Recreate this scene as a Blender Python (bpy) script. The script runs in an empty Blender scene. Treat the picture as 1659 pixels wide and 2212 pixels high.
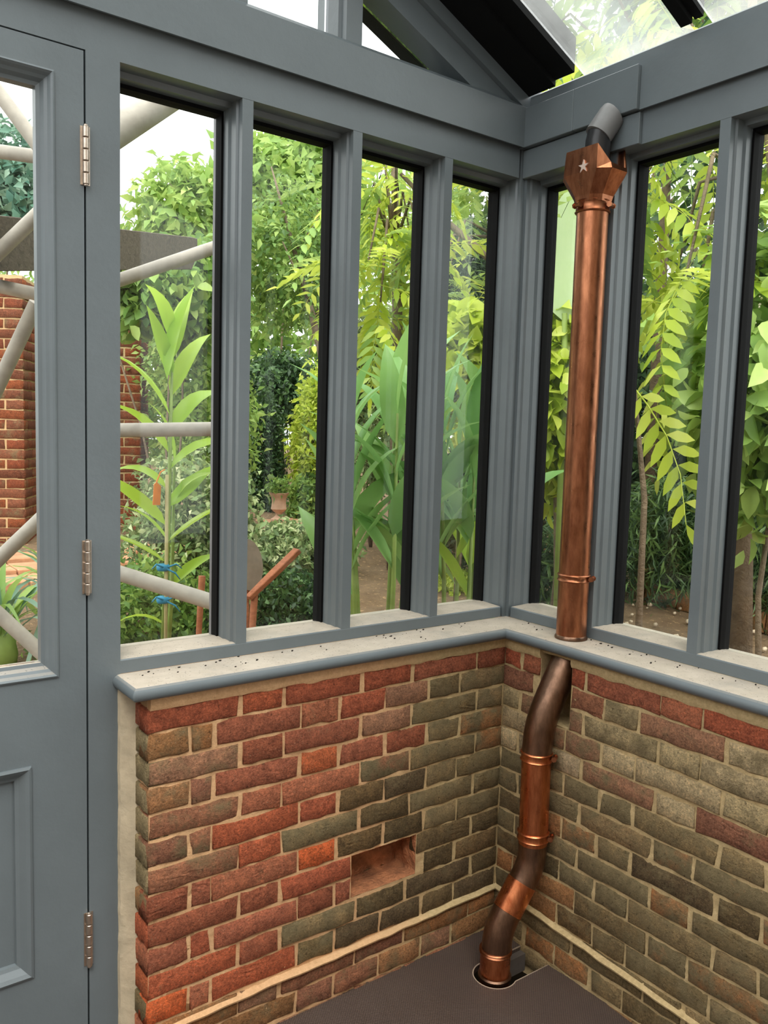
import bpy, bmesh, math, random
import numpy as np
from mathutils import Vector, Matrix, Euler, noise

S = bpy.context.scene
COL = S.collection
PI = math.pi
rnd = random.Random(7)

# ---------------------------------------------------------------- camera
yaw, pitch, roll = math.radians(53.1532), math.radians(-5.4185), math.radians(1.6719)
fw = Vector((math.cos(yaw)*math.cos(pitch), math.sin(yaw)*math.cos(pitch), math.sin(pitch)))
rt = Vector((math.sin(yaw), -math.cos(yaw), 0))
up = rt.cross(fw)
r2 = rt*math.cos(roll)+up*math.sin(roll)
u2 = up*math.cos(roll)-rt*math.sin(roll)
cam = bpy.data.cameras.new('camera')
co = bpy.data.objects.new('camera', cam); COL.objects.link(co)
M = Matrix((r2, u2, -fw)).transposed().to_4x4()
M.translation = Vector((-2.033, -1.9997, 1.6627))
co.matrix_world = M
cam.sensor_fit = 'VERTICAL'; cam.sensor_height = 36.0
cam.lens = 36.0*1808.2/2212.0
cam.clip_start = 0.05; cam.clip_end = 300
S.camera = co

# ---------------------------------------------------------------- sky and exposure
w = bpy.data.worlds.new('overcast_sky'); S.world = w; w.use_nodes = True
nt = w.node_tree; nt.nodes.clear()
wo = nt.nodes.new('ShaderNodeOutputWorld'); bg = nt.nodes.new('ShaderNodeBackground')
tc = nt.nodes.new('ShaderNodeTexCoord'); sx = nt.nodes.new('ShaderNodeSeparateXYZ')
cr = nt.nodes.new('ShaderNodeValToRGB')
nt.links.new(tc.outputs['Generated'], sx.inputs[0]); nt.links.new(sx.outputs['Z'], cr.inputs[0])
nt.links.new(cr.outputs[0], bg.inputs[0]); nt.links.new(bg.outputs[0], wo.inputs[0])
cr.color_ramp.elements[0].position = 0.0; cr.color_ramp.elements[0].color = (0.62, 0.65, 0.66, 1)
cr.color_ramp.elements[1].position = 0.7; cr.color_ramp.elements[1].color = (1.0, 1.0, 1.0, 1)
bg.inputs[1].default_value = 2.9
sun = bpy.data.lights.new('sun', 'SUN'); sun.energy = 1.8; sun.angle = math.radians(25); sun.color = (1, .96, .88)
so = bpy.data.objects.new('sun', sun); COL.objects.link(so)
so.rotation_euler = Vector((0.35, 0.62, -1.0)).to_track_quat('-Z', 'Y').to_euler()   # high, veiled, from behind the viewer
S.view_settings.view_transform = 'Standard'; S.view_settings.look = 'None'
S.view_settings.gamma = 1.0; S.view_settings.use_curve_mapping = False
S.view_settings.exposure = 0.28

# ---------------------------------------------------------------- materials
def lin(c):
    return tuple((x/255/12.92 if x/255 <= .04045 else ((x/255+.055)/1.055)**2.4) for x in c)
def newmat(name):
    m = bpy.data.materials.new(name); m.use_nodes = True
    n = m.node_tree; n.nodes.clear()
    out = n.nodes.new('ShaderNodeOutputMaterial'); b = n.nodes.new('ShaderNodeBsdfPrincipled')
    n.links.new(b.outputs[0], out.inputs[0])
    return m, n, b, out
def nd(n, t, **k):
    x = n.nodes.new(t)
    for a, v in k.items(): setattr(x, a, v)
    return x
def coords(n): return nd(n, 'ShaderNodeTexCoord').outputs['Object']
def wpos(n): return nd(n, 'ShaderNodeNewGeometry').outputs['Position']
def nz(n, vec, scale, detail=4, rough=.6, dist=0):
    t = nd(n, 'ShaderNodeTexNoise'); t.inputs['Scale'].default_value = scale; t.inputs['Detail'].default_value = detail
    t.inputs['Roughness'].default_value = rough; t.inputs['Distortion'].default_value = dist
    n.links.new(vec, t.inputs['Vector']); return t.outputs['Fac']
def ramp(n, fac, stops):
    r = nd(n, 'ShaderNodeValToRGB'); e = r.color_ramp.elements
    while len(e) < len(stops): e.new(0.5)
    for i, (p, c) in enumerate(stops): e[i].position = p; e[i].color = (*c, 1)
    n.links.new(fac, r.inputs[0]); return r.outputs[0]
def mix(n, fac, a, b, mode='MIX'):
    m = nd(n, 'ShaderNodeMix', data_type='RGBA', blend_type=mode)
    for i, v in ((0, fac), (6, a), (7, b)):
        if isinstance(v, bpy.types.NodeSocket): n.links.new(v, m.inputs[i])
        else: m.inputs[i].default_value = v if i == 0 else (*v[:3], 1)
    return m.outputs[2]
def mth(n, op, a, b=0.5, clamp=False):
    m = nd(n, 'ShaderNodeMath', operation=op, use_clamp=clamp)
    for i, v in ((0, a), (1, b)):
        if isinstance(v, bpy.types.NodeSocket): n.links.new(v, m.inputs[i])
        else: m.inputs[i].default_value = v
    return m.outputs[0]
def bump(n, b, h, dist, strength=1.0):
    k = nd(n, 'ShaderNodeBump'); k.inputs['Strength'].default_value = strength; k.inputs['Distance'].default_value = dist
    n.links.new(h, k.inputs['Height']); n.links.new(k.outputs[0], b.inputs['Normal'])
W3 = (0, 0, 0); W1 = (1, 1, 1)

def plain(name, c, rough=.5, metal=0, var=.12, scale=30, bmp=0.0, spec=.5):
    m, n, b, o = newmat(name)
    v = wpos(n); f = nz(n, v, scale)
    c = lin(c)
    n.links.new(ramp(n, f, [(.3, tuple(x*(1-var) for x in c)), (.7, tuple(min(1, x*(1+var)) for x in c))]), b.inputs['Base Color'])
    b.inputs['Roughness'].default_value = rough; b.inputs['Metallic'].default_value = metal
    b.inputs['Specular IOR Level'].default_value = spec
    if bmp: bump(n, b, nz(n, v, scale*4), bmp)
    return m

def paint_mat(name, c, dust=0.0):
    m, n, b, o = newmat(name); c = lin(c)
    v = wpos(n)
    mp = nd(n, 'ShaderNodeMapping'); mp.inputs['Scale'].default_value = (6, 6, 6); n.links.new(v, mp.inputs[0])
    base = ramp(n, nz(n, mp.outputs[0], 1.0, 3), [(.3, tuple(x*.94 for x in c)), (.7, tuple(x*1.05 for x in c))])
    if dust:
        g = nd(n, 'ShaderNodeNewGeometry'); s = nd(n, 'ShaderNodeSeparateXYZ'); n.links.new(g.outputs['True Normal'], s.inputs[0])
        upf = mth(n, 'MULTIPLY', mth(n, 'SUBTRACT', s.outputs['Z'], .8), 6, True)
        f = ramp(n, nz(n, v, 9, 5), [(.25, (.72,)*3), (.5, W1)])
        sp = ramp(n, nz(n, v, 170, 2), [(.30, (.35,)*3), (.35, W1)])
        dc = mix(n, nz(n, v, 25, 5), lin((168, 156, 138)), lin((208, 196, 180)))
        dc = mix(n, 1.0, dc, sp, 'MULTIPLY')
        fac = mth(n, 'MULTIPLY', mth(n, 'MULTIPLY', upf, f), dust)
        base = mix(n, fac, base, dc)
        n.links.new(mth(n, 'ADD', mth(n, 'MULTIPLY', fac, .4), .38), b.inputs['Roughness'])
    else:
        b.inputs['Roughness'].default_value = .36
    n.links.new(base, b.inputs['Base Color'])
    bump(n, b, nz(n, v, 60, 4), .0008, .6)
    return m

def copper_mat(name, c1, c2, rough):
    m, n, b, o = newmat(name); v = wpos(n)
    mp = nd(n, 'ShaderNodeMapping'); mp.inputs['Scale'].default_value = (1, 1, .22); n.links.new(v, mp.inputs[0])
    f = nz(n, mp.outputs[0], 38, 6, .7)
    n.links.new(ramp(n, f, [(.3, lin(c1)), (.68, lin(c2))]), b.inputs['Base Color'])
    b.inputs['Metallic'].default_value = 1
    n.links.new(ramp(n, nz(n, v, 22, 5), [(.3, (rough*.75,)*3), (.7, (rough*1.35,)*3)]), b.inputs['Roughness'])
    bump(n, b, nz(n, v, 14, 2), .0012, .25)
    return m

def brick_mat():
    m, n, b, o = newmat('brick_clay'); v = wpos(n)
    oi = nd(n, 'ShaderNodeObjectInfo')
    t1 = ramp(n, nz(n, v, 34, 8, .8), [(.26, (.50, .48, .45)), (.46, (1.12, 1.10, 1.06)), (.72, (1.85, 1.72, 1.55))])
    t2 = ramp(n, nz(n, v, 170, 3, .7), [(.3, (.66, .64, .62)), (.5, (1.06,)*3), (.72, (1.5, 1.46, 1.40))])
    tint = mix(n, 1.0, t1, t2, 'MULTIPLY')
    base = mix(n, 1.0, oi.outputs['Color'], tint, 'MULTIPLY')
    # lichen and soot patches of their own outline; how much of them a brick carries is the brick's own value
    thr = mth(n, 'MULTIPLY', oi.outputs['Alpha'], 1.25)
    k = mth(n, 'MULTIPLY', mth(n, 'SUBTRACT', mth(n, 'ADD', thr, mth(n, 'MULTIPLY', nz(n, v, 16, 6, .65), 1.3)), 1.15), 3.2, True)
    st = mix(n, nz(n, v, 60, 6, .75), lin((74, 64, 44)), lin((176, 158, 118)))
    base = mix(n, k, base, st)
    fleck = ramp(n, nz(n, v, 210, 2, .5), [(.66, W3), (.74, W1)])
    base = mix(n, mth(n, 'MULTIPLY', fleck, .45), base, lin((205, 178, 148)))
    pit = ramp(n, nz(n, v, 120, 4, .6), [(.30, W1), (.38, W3)])
    base = mix(n, mth(n, 'MULTIPLY', pit, .6), base, lin((48, 34, 26)))
    n.links.new(base, b.inputs['Base Color']); b.inputs['Roughness'].default_value = .93
    b.inputs['Specular IOR Level'].default_value = .2
    wv = nd(n, 'ShaderNodeTexWave'); wv.inputs['Scale'].default_value = 6; wv.inputs['Distortion'].default_value = 22; wv.inputs['Detail'].default_value = 5
    mp = nd(n, 'ShaderNodeMapping'); mp.inputs['Scale'].default_value = (1, 1, 2.4); mp.inputs['Rotation'].default_value = (.3, 1.1, .2)
    n.links.new(v, mp.inputs[0]); n.links.new(mp.outputs[0], wv.inputs['Vector'])
    crease = mth(n, 'MULTIPLY', wv.outputs['Fac'], ramp(n, nz(n, v, 7, 2), [(.56, W3), (.68, (.32,)*3)]))
    h = mth(n, 'ADD', mth(n, 'ADD', nz(n, v, 70, 8, .7), mth(n, 'MULTIPLY', nz(n, v, 240, 4, .75), .7)), crease)
    bump(n, b, h, .010, 1.0)
    return m

def mortar_mat():
    m, n, b, o = newmat('lime_mortar'); v = wpos(n)
    c1 = mix(n, nz(n, v, 90, 6, .75), lin((186, 140, 98)), lin((250, 208, 160)))
    s = nd(n, 'ShaderNodeSeparateXYZ'); n.links.new(v, s.inputs[0])
    # older grey-cream lime in the right half, newer warm sand lime in the left half
    f = mth(n, 'ADD', mth(n, 'MULTIPLY', mth(n, 'ADD', s.outputs['X'], .62), 4), mth(n, 'SUBTRACT', nz(n, v, 8), .5), True)
    c2 = mix(n, nz(n, v, 70, 6, .75), lin((140, 118, 78)), lin((240, 214, 164)))
    n.links.new(mix(n, f, c1, c2), b.inputs['Base Color']); b.inputs['Roughness'].default_value = .96
    b.inputs['Specular IOR Level'].default_value = .15
    bump(n, b, mth(n, 'ADD', nz(n, v, 130, 8, .75), nz(n, v, 40, 3)), .004, .8)
    return m

def glass_mat(dirt=0):
    m = bpy.data.materials.new('weathered_roof_glass' if dirt else 'clear_glass'); m.use_nodes = True; n = m.node_tree; n.nodes.clear()
    o = n.nodes.new('ShaderNodeOutputMaterial'); mx = n.nodes.new('ShaderNodeMixShader')
    t = n.nodes.new('ShaderNodeBsdfTransparent'); t.inputs[0].default_value = (.95, .965, .955, 1)
    g = n.nodes.new('ShaderNodeBsdfGlossy'); g.inputs['Roughness'].default_value = .01
    fr = n.nodes.new('ShaderNodeFresnel'); fr.inputs[0].default_value = 1.42
    k = mth(n, 'MULTIPLY', fr.outputs[0], .55)
    n.links.new(k, mx.inputs[0]); n.links.new(t.outputs[0], mx.inputs[1]); n.links.new(g.outputs[0], mx.inputs[2])
    if dirt:
        tr = n.nodes.new('ShaderNodeBsdfTranslucent'); tr.inputs[0].default_value = (.93, .95, .93, 1)
        m2 = n.nodes.new('ShaderNodeMixShader'); v = wpos(n)
        n.links.new(ramp(n, nz(n, v, 3, 6), [(.3, (dirt*.5,)*3), (.7, (dirt*1.3,)*3)]), m2.inputs[0])
        n.links.new(mx.outputs[0], m2.inputs[1]); n.links.new(tr.outputs[0], m2.inputs[2]); n.links.new(m2.outputs[0], o.inputs[0])
    else: n.links.new(mx.outputs[0], o.inputs[0])
    return m

def leaf_mat(name, c1, c2, c3, trans=.35, rough=.45):
    m, n, b, o = newmat(name)
    g = nd(n, 'ShaderNodeNewGeometry'); oi = nd(n, 'ShaderNodeObjectInfo')
    f = mth(n, 'FRACT', mth(n, 'ADD', g.outputs['Random Per Island'], mth(n, 'MULTIPLY', oi.outputs['Random'], .37)))
    c = ramp(n, f, [(0, lin(c1)), (.55, lin(c2)), (1, lin(c3))])
    c = mix(n, mth(n, 'MULTIPLY', nz(n, wpos(n), 30, 3), .35), c, lin(c1))
    n.links.new(c, b.inputs['Base Color']); b.inputs['Roughness'].default_value = rough
    b.inputs['Specular IOR Level'].default_value = .4
    t = nd(n, 'ShaderNodeBsdfTranslucent'); n.links.new(mix(n, .5, c, lin(c3)), t.inputs[0])
    ms = nd(n, 'ShaderNodeMixShader'); ms.inputs[0].default_value = trans
    n.links.new(b.outputs[0], ms.inputs[1]); n.links.new(t.outputs[0], ms.inputs[2]); n.links.new(ms.outputs[0], o.inputs[0])
    return m

def floor_mat():
    m, n, b, o = newmat('film_faced_floor'); v = wpos(n)
    c = mix(n, nz(n, v, 3.5, 6, .65), lin((52, 42, 40)), lin((84, 70, 62)))
    sp = ramp(n, nz(n, v, 160, 2), [(.72, W3), (.77, W1)])
    c = mix(n, mth(n, 'MULTIPLY', sp, .5), c, lin((170, 150, 130)))
    n.links.new(c, b.inputs['Base Color'])
    n.links.new(ramp(n, nz(n, v, 6, 4), [(.3, (.42,)*3), (.7, (.62,)*3)]), b.inputs['Roughness'])
    mp = nd(n, 'ShaderNodeMapping'); mp.inputs['Rotation'].default_value = (0, 0, .78); mp.inputs['Scale'].default_value = (160, 160, 1); n.links.new(v, mp.inputs[0])
    ck = nd(n, 'ShaderNodeTexVoronoi'); ck.inputs['Scale'].default_value = 1; ck.inputs['Randomness'].default_value = .1; n.links.new(mp.outputs[0], ck.inputs['Vector'])
    c = mix(n, ramp(n, ck.outputs['Distance'], [(.1, (.35,)*3), (.5, W3)]), c, lin((128, 110, 98)))
    n.links.new(c, b.inputs['Base Color'])
    bump(n, b, ck.outputs['Distance'], .002, .9)
    return m

def wood_mat(name, c1, c2, sc=(2, 2, 2)):
    m, n, b, o = newmat(name)
    mp = nd(n, 'ShaderNodeMapping'); mp.inputs['Scale'].default_value = sc; n.links.new(coords(n), mp.inputs[0])
    f = nz(n, mp.outputs[0], 6, 6, .7, 1.0)
    n.links.new(ramp(n, f, [(.3, lin(c1)), (.7, lin(c2))]), b.inputs['Base Color']); b.inputs['Roughness'].default_value = .8
    bump(n, b, f, .002); return m

def ground_mat():
    m, n, b, o = newmat('garden_earth'); v = wpos(n)
    c = mix(n, nz(n, v, 6, 8, .7), lin((70, 52, 36)), lin((168, 138, 104)))
    c = mix(n, ramp(n, nz(n, v, 28, 3), [(.6, W3), (.68, W1)]), c, lin((196, 160, 118)))
    n.links.new(c, b.inputs['Base Color']); b.inputs['Roughness'].default_value = 1
    bump(n, b, nz(n, v, 40, 8), .03); return m

ROOFG = glass_mat(.14)
PAINT = paint_mat('blue_grey_paint', (104, 113, 117))
PAINTD = paint_mat('dusty_blue_grey_paint', (104, 113, 117), .96)
BLACK = plain('black_coated_metal', (16, 17, 17), .7, spec=.15)
SPACER = plain('black_glazing_spacer', (11, 11, 12), .75, spec=.15)
GREYBAR = plain('grey_glazing_bar', (120, 120, 124), .4)
COPPER = copper_mat('bright_copper', (132, 80, 56), (192, 128, 92), .33)
COPPERD = copper_mat('dull_copper', (98, 76, 62), (152, 118, 96), .38)
COPPERB = copper_mat('polished_warm_copper', (172, 92, 56), (236, 152, 104), .3)
BRICK = brick_mat(); MORTAR = mortar_mat(); GLASS = glass_mat(); FLOOR = floor_mat()
PLASTER = plain('cream_filler', (186, 172, 146), .9, var=.2, scale=14, bmp=.002)
NICKEL = plain('worn_nickel', (205, 190, 175), .38, 1, .15, 80)
PVC = plain('grey_plastic', (120, 120, 120), .38, 0, .08)
PVCD = plain('black_plastic', (42, 43, 45), .35, 0, .08)
DARK = plain('dark_soil', (34, 27, 22), .95)
GALV = plain('galvanised_tube', (176, 168, 155), .55, 0, .15, 18)
BEAMW = wood_mat('weathered_timber', (58, 50, 42), (104, 92, 80), (1, 9, 9))
CHAIRW = wood_mat('red_brown_timber', (140, 80, 52), (182, 112, 74), (3, 3, 8))
GREYP = plain('grey_weathered_panel', (138, 122, 108), .8)
TERRA = plain('pale_terracotta', (196, 160, 136), .85, 0, .15, 12, .002)
BARK = plain('grey_bark', (120, 104, 84), .9, 0, .3, 14, .01)
TWIG = plain('green_stem', (128, 150, 70), .6, 0, .2, 10)
TAPE = plain('blue_tie', (40, 140, 180), .5)
ORANGE = plain('orange_tag', (232, 132, 40), .5)
CANE = plain('pale_cane', (170, 160, 110), .7)
PETAL = plain('cream_blossom', (232, 220, 200), .7)
EARTH = ground_mat()
STONE = plain('path_stone', (190, 140, 104), .9, 0, .25, 9, .004)
L_LIGHT = leaf_mat('leaf_light', (112, 148, 70), (160, 192, 96), (206, 226, 134))
L_MID = leaf_mat('leaf_mid', (76, 112, 52), (122, 160, 74), (178, 202, 108))
L_DARK = leaf_mat('leaf_dark', (34, 56, 32), (58, 90, 48), (104, 138, 78), .22)
L_BAM = leaf_mat('leaf_bamboo', (36, 58, 32), (66, 96, 50), (124, 154, 84), .25)
L_YEL = leaf_mat('leaf_yellow_green', (142, 170, 44), (196, 212, 66), (230, 236, 122), .45)
L_VAR = leaf_mat('leaf_variegated', (70, 96, 54), (130, 156, 92), (212, 218, 166), .25)
L_GING = leaf_mat('leaf_ginger', (84, 136, 80), (116, 166, 98), (164, 202, 116), .35, .3)
L_GINGY = leaf_mat('leaf_ginger_young', (128, 178, 48), (160, 204, 60), (196, 222, 90), .45, .35)
L_BLUE = leaf_mat('leaf_blue_green', (64, 108, 92), (110, 150, 128), (170, 196, 170), .2)
L_BANANA = leaf_mat('leaf_banana', (150, 190, 120), (190, 214, 160), (210, 226, 180), .45)

# ---------------------------------------------------------------- helpers
WL = {}                                            # world position of every parent
def ob(name, me, parent=None, loc=None):
    o = bpy.data.objects.new(name, me); COL.objects.link(o)
    p = Vector(loc) if loc is not None else Vector((0, 0, 0))
    WL[o.name] = p.copy()
    if parent is not None:
        o.parent = parent; o.location = p-WL[parent.name]
    else: o.location = p
    return o
def tag(o, label=None, cat=None, group=None, kind=None):
    if label: o['label'] = label
    if cat: o['category'] = cat
    if group: o['group'] = group
    if kind: o['kind'] = kind
    return o
def empty(name, loc=(0, 0, 0), **k): return tag(ob(name, None, None, loc), **k)

class MB:
    def __init__(s): s.v = []; s.f = []
    def add(s, vs, fs):
        b = len(s.v); s.v += [tuple(p) for p in vs]; s.f += [tuple(i+b for i in f) for f in fs]; return s
    def box(s, a, b):
        x0, y0, z0 = a; x1, y1, z1 = b
        return s.add([(x0,y0,z0),(x1,y0,z0),(x1,y1,z0),(x0,y1,z0),(x0,y0,z1),(x1,y0,z1),(x1,y1,z1),(x0,y1,z1)],
                     [(0,3,2,1),(4,5,6,7),(0,1,5,4),(1,2,6,5),(2,3,7,6),(3,0,4,7)])
    def prism(s, poly, fn, t0, t1):
        n = len(poly)
        vs = [fn(a, b, t0) for a, b in poly]+[fn(a, b, t1) for a, b in poly]
        return s.add(vs, [tuple(range(n))[::-1], tuple(range(n, 2*n))]+[(i, (i+1) % n, n+(i+1) % n, n+i) for i in range(n)])
    def loft(s, rings, caps=True, closed=True):
        n = len(rings[0]); vs = [p for r in rings for p in r]; fs = []
        for k in range(len(rings)-1):
            for i in range(n if closed else n-1):
                j = (i+1) % n; fs.append((k*n+i, k*n+j, (k+1)*n+j, (k+1)*n+i))
        if caps and closed: fs += [tuple(range(n))[::-1], tuple(range((len(rings)-1)*n, len(rings)*n))]
        return s.add(vs, fs)
    def tube(s, path, r, n=16, caps=True):
        path = [Vector(p) for p in path]; rings = []
        R = r if isinstance(r, (list, tuple)) else [r]*len(path)
        d0 = (path[1]-path[0]).normalized()
        u = d0.orthogonal().normalized()
        for i, p in enumerate(path):
            d = (path[min(i+1, len(path)-1)]-path[max(i-1, 0)]).normalized()
            u = (u-d*u.dot(d)).normalized(); w_ = d.cross(u)
            rings.append([p+(u*math.cos(2*PI*k/n)+w_*math.sin(2*PI*k/n))*R[i] for k in range(n)])
        return s.loft(rings, caps)
    def lathe(s, c, prof, n=28, axis='z'):
        c = Vector(c)
        return s.loft([[c+Vector((r*math.cos(2*PI*k/n), r*math.sin(2*PI*k/n), z)) for k in range(n)] for r, z in prof])
    def build(s, name, mat, parent=None, loc=None, smooth=False, fix=True, bev=0):
        if loc is None: loc = WL[parent.name] if parent is not None else Vector((0, 0, 0))
        loc = Vector(loc)
        me = bpy.data.meshes.new(name)
        me.from_pydata([tuple(Vector(p)-loc) for p in s.v], [], s.f)
        if fix or bev:
            bm = bmesh.new(); bm.from_mesh(me)
            if fix: bmesh.ops.recalc_face_normals(bm, faces=bm.faces)
            if bev: bmesh.ops.bevel(bm, geom=bm.edges[:], offset=bev, segments=1, affect='EDGES', clamp_overlap=True)
            bm.to_mesh(me); bm.free()
        me.materials.append(mat)
        if smooth:
            me.polygons.foreach_set('use_smooth', [True]*len(me.polygons))
            if smooth != 'all': me.set_sharp_from_angle(angle=math.radians(38))
        return ob(name, me, parent, loc)
LF = lambda s, d, z: (s, d, z)                     # left wall: along x, depth +y
RF = lambda s, d, z: (d, s, z)                     # right wall: along y, depth +x
def fbox(mb, fn, s0, s1, d0, d1, z0, z1):
    a = fn(s0, d0, z0); b = fn(s1, d1, z1)
    return mb.box([min(p, q) for p, q in zip(a, b)], [max(p, q) for p, q in zip(a, b)])

ZB, ZR, ZH, ZB0, ZB1 = 1.05, 1.0859, 2.496, 2.585, 2.708
G0, G1 = .098, .112                                # glass depth

# ---------------------------------------------------------------- the glazed timber walls
def mullion_poly(c, h=.0155):
    L = [(h, .0006), (h, .022), (h+.005, .026), (h+.005, .052), (h+.010, .060), (h+.010, .086), (h+.004, .088), (h+.004, .13)]
    return [(c+a, d) for a, d in L]+[(c-a, d) for a, d in reversed(L)]
def glazed_run(name, fn, ends, mulls, label):
    """ends: (from, to) of the glazed run along the wall, mulls: mullion centres; one timber window of several lights"""
    root = empty(name, fn((ends[0]+ends[1])/2, .05, ZB), label=label, kind='structure')
    a, b = min(ends), max(ends)
    r = MB()
    r.prism([(0, ZB+.001), (0, ZR-.003), (.003, ZR), (.098, ZR+.004), (.16, ZR-.004), (.16, ZB+.001)], lambda d, z, t: fn(t, d, z), a, b)
    r.build('bottom_rail', PAINTD, root)
    h = MB(); h.prism([(0, ZB0+.01), (0, ZH), (.05, ZH+.001), (.055, ZH-.012), (.088, ZH-.012), (.088, ZH+.01), (.16, ZH+.01), (.16, ZB0+.01)], lambda d, z, t: fn(t, d, z), a, b)
    h.build('head_rail', PAINT, root)
    for c in mulls:
        MB().prism(mullion_poly(c), lambda s, d, z: fn(s, d, z), ZR-.002, ZH+.0015).build('mullion', PAINT, root)
    edges = [a]+sorted(x for c in mulls for x in (c-.0255, c+.0255))+[b]
    for i in range(0, len(edges), 2):
        p, q = edges[i], edges[i+1]
        g = fbox(MB(), fn, p, q, G0, G1, ZR+.002, ZH-.01).build('pane', GLASS, root)
        sp = MB()
        fbox(sp, fn, p, p+.006, .087, .120, ZR+.002, ZH-.012); fbox(sp, fn, q-.006, q, .087, .120, ZR+.002, ZH-.012)
        fbox(sp, fn, p+.006, q-.006, .087, .126, ZH-.022, ZH-.012)
        sp.build('glazing_spacer', SPACER, root)
        be = MB()
        fbox(be, fn, p, p+.006, .1205, .134, ZR, ZH-.01); fbox(be, fn, q-.006, q, .1205, .134, ZR, ZH-.01)
        be.build('outer_bead', GREYBAR if (i == 0 and fn is LF) else SPACER, root)
    return root
wl = glazed_run('window_1', LF, (-1.3335, -.028), [-1.004, -.6628, -.3262], 'grey-painted timber window of four tall lights in the left-hand wall beside the door')
wr = glazed_run('window_2', RF, (-2.2, -.020), [-.350, -.7097, -1.07, -1.43, -1.79], 'grey-painted timber window of tall lights in the right-hand wall behind the copper downpipe')

# corner post, with its recessed beads, and the door post
t = tag(MB().prism([(0, 0), (-.018, 0), (-.018, .014), (-.022, .02), (-.022, .05), (-.028, .06), (-.028, .088), (-.020, .09), (-.020, .134), (.134, .134), (.134, -.012), (.09, -.012), (.088, -.020), (.06, -.020), (.05, -.015), (.02, -.015), (.014, -.010), (0, -.010)],
       lambda x, y, z: (x, y, z), ZB, ZB0+.02).build('trim_1', PAINT), 'grey-painted corner post where the two glazed walls meet', kind='structure')
dp = MB(); dp.box((-1.412, 0, .0), (-1.3335, .16, ZB0+.01))
tag(dp.build('trim_2', PAINT), 'grey-painted post between the door and the first window light', kind='structure')
hd = MB(); hd.box((-2.6, 0, 2.501), (-1.412, .16, ZB0+.01))
tag(hd.build('trim_3', PAINT), 'grey-painted head above the door', kind='structure')
# beams
bl = MB(); bl.prism([(-.0, ZB0+.009), (-.016, ZB0), (-.022, ZB0), (-.022, ZB1), (.004, 2.728), (.09, 2.734), (.16, 2.722), (.16, ZB0)], lambda d, z, t: (t, d, z), -2.6, .0)
tag(bl.build('trim_4', PAINT), 'grey-painted cross beam above the left-hand lights', kind='structure')
br = empty('trim_5', (0, -.9, ZB0), label='grey-painted eaves beam above the right-hand lights', kind='structure')
MB().prism([(-.0, ZB0+.009), (-.014, ZB0), (-.020, ZB0), (-.020, 2.702), (-.012, 2.706), (.16, 2.706), (.16, ZB0)], lambda d, z, t: (d, t, z), -2.2, -.452).build('beam_board', PAINT, br)
MB().prism([(-.002, 2.7062), (-.002, 2.748), (.01, 2.757), (.16, 2.757), (.16, 2.7062)], lambda d, z, t: (d, t, z), -2.2, .16).build('eaves_strip', PAINTD, br)
for (y0, y1) in ((-.451, -.2195), (-.2187, .0)):
    MB().box((-.033, y0, ZB0), (.1, y1, 2.706)).build('boxing_board', PAINT, br, bev=.0015)
MB().box((-.015, -.451, ZH-.001), (.0, -.002, ZB0-.003)).build('boxing_board', PAINT, br, bev=.0015)

# window board (L-shaped, rounded nosing)
zt, zb = ZB, ZB-.036; r = .018; rings = []
def board_ring(i, z): return [(-1.353+i, 0, z), (-1.353+i, -.141+i, z), (-.141+i, -.141+i, z), (-.141+i, -2.3, z), (0, -2.3, z), (0, 0, z)]
for k in range(9):
    a = -PI/2+PI*k/8
    rings.append(board_ring(r-r*math.cos(a), (zt+zb)/2+r*math.sin(a)))
tag(MB().loft(rings).build('trim_6', PAINTD, smooth=True), 'grey-painted window board with rounded nosing on top of the brick walls', kind='structure')

# gable light above the left-hand beam
gl = empty('window_3', (-.9, .08, 2.73), label='gable light above the left-hand beam', kind='structure')
for c in (-.680, -1.0315, -1.383, -1.735):
    MB().prism([(c+(a*1.7), d) for a, d in [(.0155, .006), (.0155, .03), (.02, .036), (.02, .088), (.014, .09), (.014, .16), (-.014, .16), (-.014, .09), (-.02, .088), (-.02, .036), (-.0155, .03), (-.0155, .006)]], lambda s, d, z: (s, d, z), 2.715, 2.64-.45*c).build('mullion', PAINT, gl)
for p, q in ((-.645, -.235), (-.998, -.715), (-1.35, -1.066), (-1.70, -1.418)):
    zl = 2.628
    MB().prism([(p, 2.735), (q, 2.735), (q, max(2.738, zl-.45*q)), (p, zl-.45*p)], lambda x, z, t: (x, t, z), .098, .106).build('pane', GLASS, gl)
rf = MB()
X1, X0 = .1, -2.4
rf.prism([(X1, 2.697-.45*X1), (X1, 2.797-.45*X1), (X0, 2.797-.45*X0), (X0, 2.697-.45*X0)], lambda x, z, t: (x, t, z), -.014, .12)
rf.build('rafter', PAINT, gl)
r3 = MB(); r3.prism([(-.0, 2.617), (-.0, 2.6968), (X0, 2.6968-.45*X0), (X0, 2.617-.45*X0)], lambda x, z, t: (x, t, z), .004, .085); r3.build('rafter_fillet', PAINT, gl)
r4 = MB(); r4.prism([(-.0, 2.638), (-.0, 2.72), (X0, 2.72-.45*X0), (X0, 2.638-.45*X0)], lambda x, z, t: (x, t, z), .087, .17); r4.build('glazing_bar', BLACK, gl)

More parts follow.
